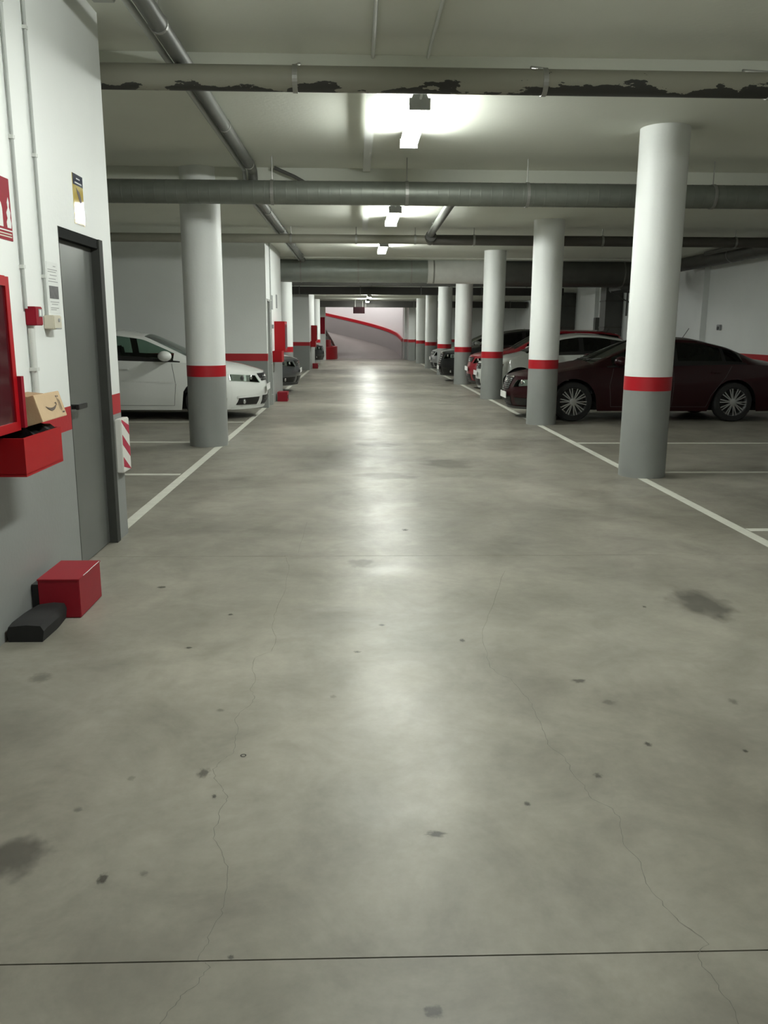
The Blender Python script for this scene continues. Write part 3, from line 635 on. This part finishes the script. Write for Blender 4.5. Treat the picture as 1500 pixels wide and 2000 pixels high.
# middle core fittings
def set_red(y, lab1, lab2, lab3, x=WX):
    t = thing('hose_cabinet', lab1, 'cabinet', (x,y+.3,1.06))
    MB().box(x,x+.22,y+.75,y+1.35,1.06,1.67).build('body', M['cabred'], t, bevel=.004)
    MB().box(x+.22,x+.225,y+.80,y+1.30,1.11,1.62).build('glass_pane', M['cabglass'], t)
    t = thing('extinguisher_box', lab2, 'box', (x,y,.86))
    b = MB(); b.box(x,x+.2,y+.15,y+.16,.86,1.07); b.box(x,x+.2,y+.64,y+.65,.86,1.07); b.box(x+.19,x+.2,y+.16,y+.64,.86,1.07); b.box(x,x+.01,y+.16,y+.64,.86,1.07); b.box(x,x+.2,y+.15,y+.65,.85,.862); b.build('tray', M['cabred'], t)
    MB().box(x,x+.012,y+.18,y+.62,.66,.86).build('bracket_or_gap_shade', M['conduit_grey'], t)
    t = thing('floor_box', lab3, 'box', (x+.15,y+1.1,0))
    MB().box(x+.035,x+.25,y+.75,y+1.1,.002,.2).build('body', M['boxred'], t, bevel=.004)
    MB().box(x+.25,x+.262,y+.80,y+.9,.06,.14).build('latch', M['black'], t)
set_red(17.35, 'red fire hose cabinet on the wall past the white hatchback', 'red metal box on the wall past the white hatchback', 'red box on the floor past the white hatchback')
set_red(33.0, 'red fire hose cabinet on the wall past the grey car', 'red metal box on the wall past the grey car', 'red box on the floor past the grey car', WX-.05)
for y, lab in ((17.33,'thin conduit on the wall between the second door and the red box'),): wallconduit(lab, y, .0, 3.2, .012)
for y, z, lab in ((17.6,1.9,'small grey sign plate on the wall above the red box'),(18.6,1.95,'small grey sign plate on the wall above the red cabinet')):
    tag(MB().box(WX,WX+.012,y,y+.22,z,z+.28).build('sign_plate', M['ink']), lab, 'sign')
tag(MB().box(WX,WX+.04,17.55,17.62,1.52,1.6).build('switch_box', M['ink'], bevel=.004), 'small grey switch on the wall above the red box past the white hatchback', 'switch')
# hanging exit sign before the ramp and the red panel
t = thing('hanging_sign', 'dark maroon sign board hung from the duct in front of the ramp', 'sign', (.13,41.3,2.27))
MB().box(-.15,.40,41.25,41.31,2.27,2.575).build('board', M['dksign'], t, bevel=.005)
for x in (-.05,.3): MB().cyl((x,41.28,2.57),(x,41.28,2.93),.008,n=8).build('hanger_rod', M['steel'], t)
t = thing('red_panel', 'red rectangular panel on the white post beside the ramp', 'panel', (-1.7,43.3,1.3))
MB().box(-1.95,-1.55,43.40,43.7,0,2.918).build('post', M['white'], t)
MB().box(-1.80,-1.58,43.37,43.405,1.30,2.12).build('panel', M['callred'], t, bevel=.004)
# wall items behind the cars
t = thing('wall_bracket', 'dark wall bracket holding a folded rack above the parked cars', 'bracket', (8.2,25.8,2.5))
MB().box(7.55,8.3,25.55,25.62,2.62,2.66).build('arm', M['galv_dark'], t); MB().box(7.7,8.3,25.1,26.3,2.68,2.86).build('rack', M['galv_dark'], t, bevel=.02)
MB().cyl((8.1,25.7,1.95),(8.1,25.7,2.65),.03,n=10).build('prop', M['galv_dark'], t)
MB().tube([(7.6,25.58,2.64),(7.9,25.6,2.45),(8.28,25.62,2.3)],.02,8).build('strut', M['galv_dark'], t)
t = thing('wall_socket', 'small dark socket on the white wall above the red sedan', 'socket', (8.3,19.4,1.59))
MB().box(8.25,8.3,19.3,19.5,1.53,1.66).build('plate', M['ink'], t, bevel=.01); MB().cyl((8.25,19.4,1.58),(8.235,19.4,1.58),.04,n=14).build('insert', M['black'], t)
t = thing('wall_socket', 'tiny dark switch on the white wall left of the wall bracket', 'socket', (8.3,24.0,1.6))
MB().box(8.26,8.3,24.6,24.7,1.6,1.75).build('plate', M['ink'], t)
for y, h, lab in ((29.0,.5,'slim dark fire extinguisher shape against the wall behind the white car'),(28.2,.65,'grey box on the wall behind the white car')):
    t = thing('wall_box', lab, 'box', (8.2,y,1.5)); MB().box(8.1,8.3,y,y+.25,1.45,1.45+h).build('housing', M['galv_dark'] if y > 28.5 else M['ink'], t, bevel=.01)

# ------------------------------------------------------------------ cars
def lerp_tab(tab, x):
    if x <= tab[0][0]: return tab[0][1]
    for (a, b), (c, d_) in zip(tab, tab[1:]):
        if x <= c:
            t = (x-a)/(c-a); return b+(d_-b)*t
    return tab[-1][1]
def smooth_tab(tab, h=.07):
    def f(x):
        s = 0; wsum = 0
        for k in range(-3, 4):
            ww = 1-abs(k)/4; s += ww*lerp_tab(tab, x+k*h/3*1.4); wsum += ww
        return s/wsum
    return f
HATCH = dict(L=4.33, top=[(0,.79),(.08,.83),(.4,.91),(.95,1.0),(1.12,1.04),(1.95,1.42),(2.4,1.485),(2.9,1.475),(3.55,1.38),(4.02,1.05),(4.2,.98),(4.33,.9)],
    sh=[(0,.765),(.4,.85),(1.0,.93),(1.3,.96),(2.5,.99),(3.5,1.03),(4.1,.96),(4.33,.8)],
    hw=[(0,.80),(.5,.865),(1.0,.89),(3.3,.89),(4.0,.86),(4.33,.77)],
    wr=[(0,.70),(.5,.76),(1.12,.76),(1.95,.585),(3.0,.585),(3.55,.56),(4.02,.64),(4.33,.64)],
    cowl=1.12, rf=1.95, re=3.5, rg=4.02, sa=1.42, sd=3.62, pil=[(2.38,2.50),(3.18,3.30)], wx=(.93,3.54), wrd=.315, B0=.50, B1=.22)
SEDAN = dict(L=4.80, top=[(0,.73),(.08,.77),(.5,.86),(1.1,.955),(1.3,.99),(2.12,1.35),(2.6,1.42),(3.1,1.40),(3.7,1.27),(4.2,1.05),(4.6,1.0),(4.8,.9)],
    sh=[(0,.705),(.4,.79),(1.1,.885),(1.4,.90),(2.6,.93),(3.8,.965),(4.6,.93),(4.8,.82)],
    hw=[(0,.80),(.5,.87),(1.0,.90),(3.8,.90),(4.4,.86),(4.8,.78)],
    wr=[(0,.70),(.5,.77),(1.3,.77),(2.12,.56),(3.1,.56),(3.7,.54),(4.2,.66),(4.8,.66)],
    cowl=1.3, rf=2.12, re=3.35, rg=4.15, sa=1.62, sd=3.85, pil=[(2.62,2.74),(3.5,3.56)], wx=(.98,3.72), wrd=.33, B0=.52, B1=.25)
SUV = dict(L=4.45, top=[(0,.90),(.08,.95),(.4,1.03),(1.0,1.10),(1.12,1.13),(1.85,1.55),(2.4,1.63),(3.4,1.62),(3.9,1.55),(4.25,1.15),(4.35,1.05),(4.45,.95)],
    sh=[(0,.87),(.4,.95),(1.0,1.02),(1.3,1.04),(2.5,1.07),(3.8,1.10),(4.3,1.02),(4.45,.85)],
    hw=[(0,.82),(.5,.885),(1.0,.91),(3.6,.91),(4.2,.87),(4.45,.78)],
    wr=[(0,.72),(.5,.78),(1.12,.78),(1.85,.62),(3.4,.62),(3.9,.60),(4.25,.66),(4.45,.66)],
    cowl=1.12, rf=1.85, re=3.88, rg=4.25, sa=1.42, sd=3.86, pil=[(2.35,2.47),(3.2,3.32)], wx=(.93,3.62), wrd=.34, B0=.46, B1=.18)
def car(name, label, cat, S, paint, loc, rotz, glass='glass', style='hatch', lower=None, group='parked cars'):
    t = thing(name, label, cat, loc, group, rotz)
    L = S['L']; top = smooth_tab(S['top']); sh = smooth_tab(S['sh']); hw = smooth_tab(S['hw']); wrf = smooth_tab(S['wr'])
    B0, B1 = S['B0'], S['B1']; wrd = S['wrd']; AR = wrd+.055; zc = wrd
    def Bf(s): 
        a = max(0, 1-s/1.15); return B0*a*a*(1 if a < 1 else 1)
    def Br(s):
        a = max(0, 1-(L-s)/.8); return B1*a*a
    def xof(s, yf, z=None):
        bow = Bf(s)*abs(yf)**2.4 - Br(s)*abs(yf)**2.4
        pr = 0
        if z is not None:
            fa = max(0, 1-s/.5); ra = max(0, 1-(L-s)/.5)
            bul = -.045*math.exp(-((z-.46)/.17)**2) + .05*max(0,(z-.62))/.3 + .05*max(0,.30-z)/.15
            pr = fa*bul - ra*bul*.7
        return -(s+bow+pr)
    def zlow(xs):
        base = .175 if .45 < xs < L-.3 else .165
        for c in S['wx']:
            dd = abs(xs-c)
            if dd < AR: base = max(base, zc+math.sqrt(AR*AR-dd*dd))
        return base
    def g(tt): return 1-.055*max(0,(.42-tt)/.42)**2-.045*max(0,(tt-.42)/.58)**2
    def wof(s, z):
        zs = sh(s); tt = (z-.17)/(zs-.17); return hw(s)*g(min(1,max(0,tt)))
    # stations
    ss = [0]
    while ss[-1] < L-.02: ss.append(ss[-1]+.045)
    ss[-1] = L
    keys = [S['cowl'],S['rf'],S['re'],S['rg'],S['sa'],S['sd']]+[q for p in S['pil'] for q in p]
    for k in keys:
        i = min(range(1,len(ss)-1), key=lambda q: abs(ss[q]-k)); ss[i] = k
    ss.sort()
    NS, N1, N2 = 9, 7, 7
    rows = []
    for s in ss:
        r = []; zs = sh(s); xs_side = s+Bf(s)-Br(s); zl = zlow(xs_side)
        for j in range(NS+1):
            z = zl+(zs-zl)*j/NS; y = wof(s,z); r.append((xof(s,1,z), y, z))
        y0, z0 = r[-1][1], zs; zt = top(s); yr = min(wrf(s), y0-.02); drop = .035 if s < S['cowl'] else .05
        zr = max(z0+.012, zt-drop)
        for j in range(1, N1+1):
            u = j/N1; y = y0+(yr-y0)*u; z = z0+(zr-z0)*(u+ .10*math.sin(math.pi*u)*(1 if zr-z0 > .2 else .5)); r.append((xof(s, y/y0, z), y, z))
        for j in range(1, N2+1):
            u = j/N2; y = yr*(1-u); z = zr+(zt-zr)*(1-(y/yr)**2); r.append((xof(s, y/y0, z), y, z))
        rows.append(r)
    NR = len(rows[0])
    part = {}
    def put(key, quad):
        part.setdefault(key, []).append(quad)
    for i in range(len(ss)-1):
        sm_ = (ss[i]+ss[i+1])/2
        for j in range(NR-1):
            q = [rows[i][j], rows[i+1][j], rows[i+1][j+1], rows[i][j+1]]
            key = 'body'
            if NS <= j < NS+N1:
                if S['sa'] < sm_ < S['sd'] and 1 <= j-NS <= N1-2:
                    seg = 0; onp = False
                    for a, b_ in S['pil']:
                        if a < sm_ < b_: onp = True
                        if sm_ > b_: seg += 1
                    key = 'pillar%d' % seg if onp else 'side%d' % seg
                elif S['sa']-.1 < sm_ < S['sd']+.05 and j-NS == 0: key = 'trim'
            elif j >= NS+N1:
                if S['cowl'] < sm_ < S['rf'] and j > NS+N1: key = 'windshield'
                elif S['re'] < sm_ < S['rg'] and j > NS+N1: key = 'rear_window'
            elif j == 0 and lower: key = 'lower'
            put(key, q)
    # end caps
    for end, si in ((0,0),(1,len(ss)-1)):
        r = rows[si]; s = ss[si]; K = N1+N2
        ys = [r[NS+k][1]/r[NS][1] for k in range(K+1)]
        grid_ = []
        for j in range(NS+1):
            z = r[j][2]; grid_.append([(xof(s, yy, z), r[j][1]*yy, z) for yy in ys])
        grid_.append([r[NS+k] for k in range(K+1)])
        for a in range(len(grid_)-1):
            for b_ in range(K): put('body', [grid_[a][b_], grid_[a][b_+1], grid_[a+1][b_+1], grid_[a+1][b_]])
    def mk(keys_, nm, mat, sides=(1,-1), par=t, inset=0):
        m_ = MB()
        for k in keys_:
            for q in part.get(k, []):
                for sd in sides:
                    P = [(x, y*sd, z) for x, y, z in q]
                    if inset: P = [(x, y-sd*inset if abs(y) > .02 else y, z-inset*(.8 if z > 1.1 else 0)) for x, y, z in P]
                    m_.add(P, [(0,1,2,3)])
        return m_.build(nm, mat, par, smooth=True, local=True, ang=32)
    body = mk(['body'], 'body', paint)
    for sd in (1,-1): mk(['trim'], 'window_trim', M['black'], (sd,))
    for k in range(2):
        for sd in (1,-1): mk(['pillar%d' % k], 'door_pillar', M['black'], (sd,))
    if lower: mk(['lower'], 'lower_trim', lower)
    mk(['windshield'], 'windshield', M[glass])
    mk(['rear_window'], 'rear_window', M[glass])
    for k in range(3):
        for sd in (1,-1):
            if part.get('side%d' % k): mk(['side%d' % k], 'side_window', M[glass], (sd,))
    # interior
    m_ = MB(); m_.box(-S['rg']+.1, -S['cowl']+.05, -.66, .66, .24, .34)
    intr = m_.build('interior', M['seat'], t, local=True)
    zb = sh(2.0)
    db = MB().prism([(-S['cowl']-.42,.45),(-S['cowl']-.02,.45),(-S['cowl']-.02,zb-.02),(-S['cowl']-.36,zb+.02)], 'y', -.70, .70).build('dashboard', M['seat'], intr, local=True)
    for sx, ys_ in ((-S['cowl']-1.15,(-.36,.36)),(-S['cowl']-2.0,(-.36,.36))):
        for yy in ys_:
            sb = MB(); sb.obox((sx+.05,yy,.50),(.25,.25,.08),Matrix.Identity(3)); sb.obox((sx-.25,yy,.80),(.07,.24,.28),Matrix.Rotation(-.2,3,'Y')); sb.obox((sx-.33,yy,1.13 if style != 'suv' else 1.2),(.045,.13,.08),Matrix.Rotation(-.2,3,'Y'))
            sb.build('seat', M['seat'], intr, local=True, bevel=.03, smooth=True)
    ub = MB().box(-L+.35, -.45, -.60, .60, .17, .60)
    ub.build('underbody', M['black'], t, local=True)
    # wheels
    for wx_ in S['wx']:
        for sd in (1,-1):
            yo = hw(wx_)*.995*sd; yi = yo-sd*.20
            lin = MB(); n = 18
            G = [[(-wx_+(AR+.004)*math.cos(math.pi*k/n), yy, zc+(AR+.004)*math.sin(math.pi*k/n)) for k in range(n+1)] for yy in (yo-sd*.03, yo-sd*.34)]
            lin.grid(G); lin.build('wheel_arch_liner', M['black'], t, local=True)
            R_ = wrd
            ty = MB().lathe((-wx_,yi,zc),(-wx_,yo-sd*.012,zc), [(R_*.70,0),(R_*.93,0),(R_,.12),(R_,.88),(R_*.95,1.0),(R_*.74,1.02),(R_*.70,.95)], 36, False).build('wheel', M['rubber'], t, local=True, smooth=True)
            rm = MB(); yy = yo-sd*.022
            rm.lathe((-wx_,yi+sd*.02,zc),(-wx_,yy,zc), [(R_*.66,0),(R_*.68,.6),(R_*.72,.97),(R_*.745,1),(R_*.735,1.03),(R_*.70,1.0),(R_*.655,.8),(R_*.64,.2)], 36, False)
            nsp = 10
            for k in range(nsp):
                a = 2*math.pi*k/nsp+.1
                for da in (-.105,.105):
                    c_ = Vector((-wx_+math.cos(a+da)*R_*.42, yy-sd*.012, zc+math.sin(a+da)*R_*.42))
                    rm.obox(c_, (R_*.30,.010,R_*.027), Matrix.Rotation(-(a+da),3,'Y'))
            rm.build('rim', M['alloy'], ty, local=True)
            MB().lathe((-wx_,yy-sd*.04,zc),(-wx_,yy+sd*.004,zc), [(R_*.20,0),(R_*.18,.9),(R_*.12,1)], 20).build('hub_cap', M['alloy'], ty, local=True, smooth=True)
            MB().lathe((-wx_,yi+sd*.05,zc),(-wx_,yi+sd*.11,zc), [(R_*.6,0),(R_*.6,1)], 24).build('brake_disc', M['black'], ty, local=True)
    # mirrors
    for sd in (1,-1):
        s0 = S['sa']+.10; y0 = hw(s0)*.96; zz = sh(s0)+.10
        mm = MB().ball((-s0, sd*(y0+.135), zz), (.115,.12,.085)); 
        mo = mm.build('mirror', paint, t, local=True, smooth=True)
        MB().obox((-s0-.005, sd*(y0+.03), zz-.06), (.03,.06,.03), Matrix.Identity(3)).build('mirror_arm', M['black'], mo, local=True, bevel=.008)
        MB().lathe((-s0-.06,sd*(y0+.14),zz),(-s0-.076,sd*(y0+.14),zz), [(.06,0),(.06,1)], 18).build('mirror_glass', M['chrome'], mo, local=True)
    # door seams, handles, bumper seam
    def seam(pts, nm='door_seam', wd=.0028, mat=M['seamgrey'], off=.002):
        for sd in (1,-1):
            P = []
            for (x0,z0),(x1,z1) in zip(pts, pts[1:]):
                for k in range(6): u = k/6; P.append((x0+(x1-x0)*u, z0+(z1-z0)*u))
            P.append(pts[-1])
            A = []; Bq = []
            for i in range(len(P)):
                dx = P[min(i+1,len(P)-1)][0]-P[max(i-1,0)][0]; dz = P[min(i+1,len(P)-1)][1]-P[max(i-1,0)][1]; l = math.hypot(dx,dz) or 1
                nx, nz = -dz/l*wd, dx/l*wd
                for arr, sg in ((A,1),(Bq,-1)):
                    x = P[i][0]+nx*sg; z = P[i][1]+nz*sg
                    arr.append((-x, sd*(wof(x,z)+off), z))
            MB().grid([A,Bq]).build(nm, mat, t, local=True)
    x1 = S['sa']+.02; xm = S['pil'][0][0]+.03; xe = S['pil'][1][0]
    seam([(x1,sh(x1)-.02),(x1-.06,.6),(x1-.02,.25)]); seam([(xm,sh(xm)-.01),(xm+.02,.6),(xm,.25)])
    seam([(xe+.15,sh(xe)-.02),(xe+.05,.75),(xe-.18,.45),(xe-.25,.25)]); seam([(x1-.02,.25),(xe-.25,.25)])
    seam([(x1-.1,.62),(2.2,.66),(xe+.4,.72)], 'body_crease', .004, paint, .006)
    for hx in (xm-.18, xe-.12):
        for sd in (1,-1):
            z = sh(hx)-.13; y = wof(hx,z)
            MB().obox((-hx, sd*(y+.016), z), (.085,.012,.014), Matrix.Identity(3)).build('door_handle', paint, t, local=True, bevel=.006)
    # front details on the nose cap
    def cp(yf, z, off=.010):
        y = hw(0)*g(min(1,max(0,(z-.17)/(sh(0)-.17))))*yf
        if z > sh(0): y *= 1-.25*(z-sh(0))/max(.02,(top(0)-sh(0)))*abs(yf)
        x = xof(0, yf, z); n = Vector((1, .9*yf*abs(yf)**.4, .05)).normalized()
        return Vector((x, y, z))+n*off
    def patch(nm, quad, mat, off=.010, n1=9, n2=5, par=t, sides=(1,-1), thick=.012):
        """quad: 4 corners in (yf,z): inner-low, outer-low, outer-high, inner-high"""
        res = []
        for sd in sides:
            G = []
            for a in range(n2+1):
                v = a/n2; row = []
                for b_ in range(n1+1):
                    u = b_/n1
                    yf = (quad[0][0]*(1-u)+quad[1][0]*u)*(1-v)+(quad[3][0]*(1-u)+quad[2][0]*u)*v
                    z = (quad[0][1]*(1-u)+quad[1][1]*u)*(1-v)+(quad[3][1]*(1-u)+quad[2][1]*u)*v
                    row.append(cp(yf*sd, z, off))
                G.append(row)
            res.append(MB().slab([[p-Vector((thick,0,0)) for p in r_] for r_ in G], (thick,0,0)).build(nm, mat, par, smooth=True, local=True))
        return res
    ztop0 = top(0); zs0 = sh(0)
    hl_lo, hl_hi = zs0-.16, zs0-.005
    hls = patch('headlight', [(.47,hl_lo),(1.0,hl_lo+.055),(1.0,hl_hi),(.55,hl_hi-.04)], M['head'], .012)
    for hl, sd in zip(hls, (1,-1)):
        patch('lens', [(.46,hl_lo-.004),(1.0,hl_lo+.05),(1.0,hl_hi+.004),(.54,hl_hi-.035)], M['lens'], .020, par=hl, sides=(sd,), thick=.004)
        for yf in (.66,.82):
            c_ = cp(yf*sd, (hl_lo+hl_hi)/2+.012, .016)
            MB().ball(c_, (.022,.045,.042)).build('lamp_bowl', M['chrome'] if yf < .7 else M['dkgrey_plastic'], hl, local=True, smooth=True)
    zg0, zg1 = (zs0-.13, zs0-.005)
    if style == 'sedan':
        gr_ = patch('grille', [(-.30,.50),(.30,.50),(.40,ztop0-.03),(-.40,ztop0-.03)], M['black'], .010, sides=(1,))[0]
        for k in range(6): z = .52+k*(ztop0-.58)/5; patch('grille_bar', [(-.31-.012*k,z),(.31+.012*k,z),(.31+.012*k,z+.012),(-.31-.012*k,z+.012)], M['chrome'], .016, par=gr_, sides=(1,), n2=1)
        patch('grille_frame', [(-.43,ztop0-.03),(.43,ztop0-.03),(.43,ztop0-.005),(-.43,ztop0-.005)], M['chrome'], .020, par=gr_, sides=(1,), n2=1)
        pz = .40
    else:
        gr_ = patch('grille', [(-.36,zg0),(.36,zg0),(.46,zg1),(-.46,zg1)], M['black'], .010, sides=(1,))[0]
        for k in range(2): z = zg0+.02+k*.045; patch('grille_bar', [(-.38,z),(.38,z),(.40,z+.018),(-.40,z+.018)], M['chrome'], .018, par=gr_, sides=(1,), n2=1)
        pz = .52
    patch('emblem', [(-.06,zg1-.075),(.06,zg1-.075),(.05,zg1-.02),(-.05,zg1-.02)], M['chrome'], .024, par=gr_, sides=(1,), n1=3, n2=3)
    li = patch('lower_intake', [(-.34,.23),(.34,.23),(.38,.385),(-.38,.385)], M['black'], .010, sides=(1,))[0]
    for k in range(4): z = .25+k*.034; patch('intake_bar', [(-.34,z),(.34,z),(.345,z+.010),(-.345,z+.010)], M['dkgrey_plastic'], .018, par=li, sides=(1,), n2=1)
    for fo, sd in zip(patch('fog_light', [(.52,.24),(.92,.25),(.90,.36),(.50,.37)], M['black'], .010), (1,-1)):
        MB().ball(cp(.82*sd,.305,.008), (.03,.045,.045)).build('fog_lamp', M['head'], fo, local=True, smooth=True)
        patch('fog_trim', [(.50,.375),(.93,.365),(.94,.40),(.49,.42)], paint, .018, par=fo, sides=(sd,), n2=1)
    patch('bumper_lip', [(-.97,.17),(.97,.17),(.97,.215),(-.97,.215)], paint if paint in (P_white, P_white2) else M['dkgrey_plastic'], .016, sides=(1,), n1=24, n2=2)
    pc = cp(0, pz, .022)
    np_ = MB().box(pc.x-.006, pc.x+.006, -.26, .26, pz-.055, pz+.055).build('number_plate', M['plate'], t, local=True, bevel=.002)
    np_['label'] = 'white blank number plate'
    # rear lamps and plate
    for sd in (1,-1):
        zr_ = sh(L)-.02; yb = hw(L)*.80
        MB().obox((xof(L,.8,zr_)-.012, sd*yb, zr_), (.02,.13,.06), Matrix.Rotation(sd*.35,3,'Z')).build('tail_light', M['tail'], t, local=True, bevel=.01)
    MB().box(xof(L,0,.6)-.02, xof(L,0,.6)+.004, -.26, .26, .55, .66).build('number_plate', M['plate'], t, local=True)
    # wipers
    for yy in (-.35,.25):
        a = Vector((-S['cowl']-.03, yy, top(S['cowl']+.03)+.012)); b_ = Vector((-S['cowl']-.16, yy+.5, top(S['cowl']+.16)-.012))
        MB().tube([a,b_], .006, 6).build('wiper', M['black'], t, local=True)
    MB().tube([(-S['re']+.25,0,top(S['re']-.25)), (-S['re']+.15,0,top(S['re']-.25)+.16)], .005, 6).build('aerial', M['black'], t, local=True)
    return t
def scaled(S, fx, fz):
    q = dict(S); q['L'] = S['L']*fx
    for k in ('top','sh'): q[k] = [(a*fx, b*fz) for a, b in S[k]]
    for k in ('hw','wr'): q[k] = [(a*fx, b) for a, b in S[k]]
    for k in ('cowl','rf','re','rg','sa','sd'): q[k] = S[k]*fx
    q['pil'] = [(a*fx, b*fx) for a, b in S['pil']]; q['wx'] = tuple(a*fx for a in S['wx']); q['B0'] = S['B0']*fx
    return q
def paintm(name, col, coat=1.0, rough=.35, metal=0.0, spec=None): return pmat(name, col, rough, metal, coat=coat, spec=spec)
P_white = paintm('white_car_paint', (.72,.74,.71)); P_maroon = paintm('dark_red_car_paint', (.020,.0007,.0024), coat=.25, rough=.35, spec=.3)
P_white2 = paintm('pearl_white_car_paint', (.62,.65,.61)); P_red = paintm('bright_red_car_paint', (.22,.004,.012)); P_black = paintm('black_car_paint', (.006,.006,.007), coat=.5)
P_silver = paintm('silver_car_paint', (.42,.43,.43), metal=.7); P_gun = paintm('grey_car_paint', (.13,.135,.14), metal=.6); P_dark = paintm('dark_grey_car_paint', (.03,.032,.034), metal=.4)
PI = math.pi
car('hatchback', 'white five door hatchback parked behind the round column', 'car', HATCH, P_white, (-1.62,15.1,0), 0, 'glass', 'hatch')
car('sedan', 'dark red sedan with multi spoke alloy wheels beside the empty bays', 'car', SEDAN, P_maroon, (2.68,15.05,0), PI, 'glass_dark', 'sedan')
car('hatchback', 'pearl white hatchback parked one empty bay past the dark red sedan', 'car', scaled(HATCH,.93,.98), P_white2, (2.9,20.3,0), PI, 'glass_dark', 'hatch')
car('hatchback', 'bright red hatchback parked past the pearl white hatchback', 'car', scaled(SUV,.98,.945), P_red, (2.98,22.6,0), PI, 'glass_dark', 'hatch')
car('suv', 'black sport utility car parked past the bright red hatchback', 'car', scaled(SUV,1.0,.95), P_black, (2.55,26.0,0), PI, 'glass_dark', 'sedan')
car('hatchback', 'silver hatchback parked past the black sport utility car', 'car', HATCH, P_silver, (2.72,30.9,0), PI, 'glass_dark', 'hatch')
car('hatchback', 'grey hatchback parked past the middle red hose cabinet', 'car', HATCH, P_gun, (-1.45,21.4,0), 0, 'glass_dark', 'hatch')
car('hatchback', 'dark hatchback parked near the red ramp kerb', 'car', HATCH, P_dark, (-1.5,39.0,0), 0, 'glass_dark', 'hatch')
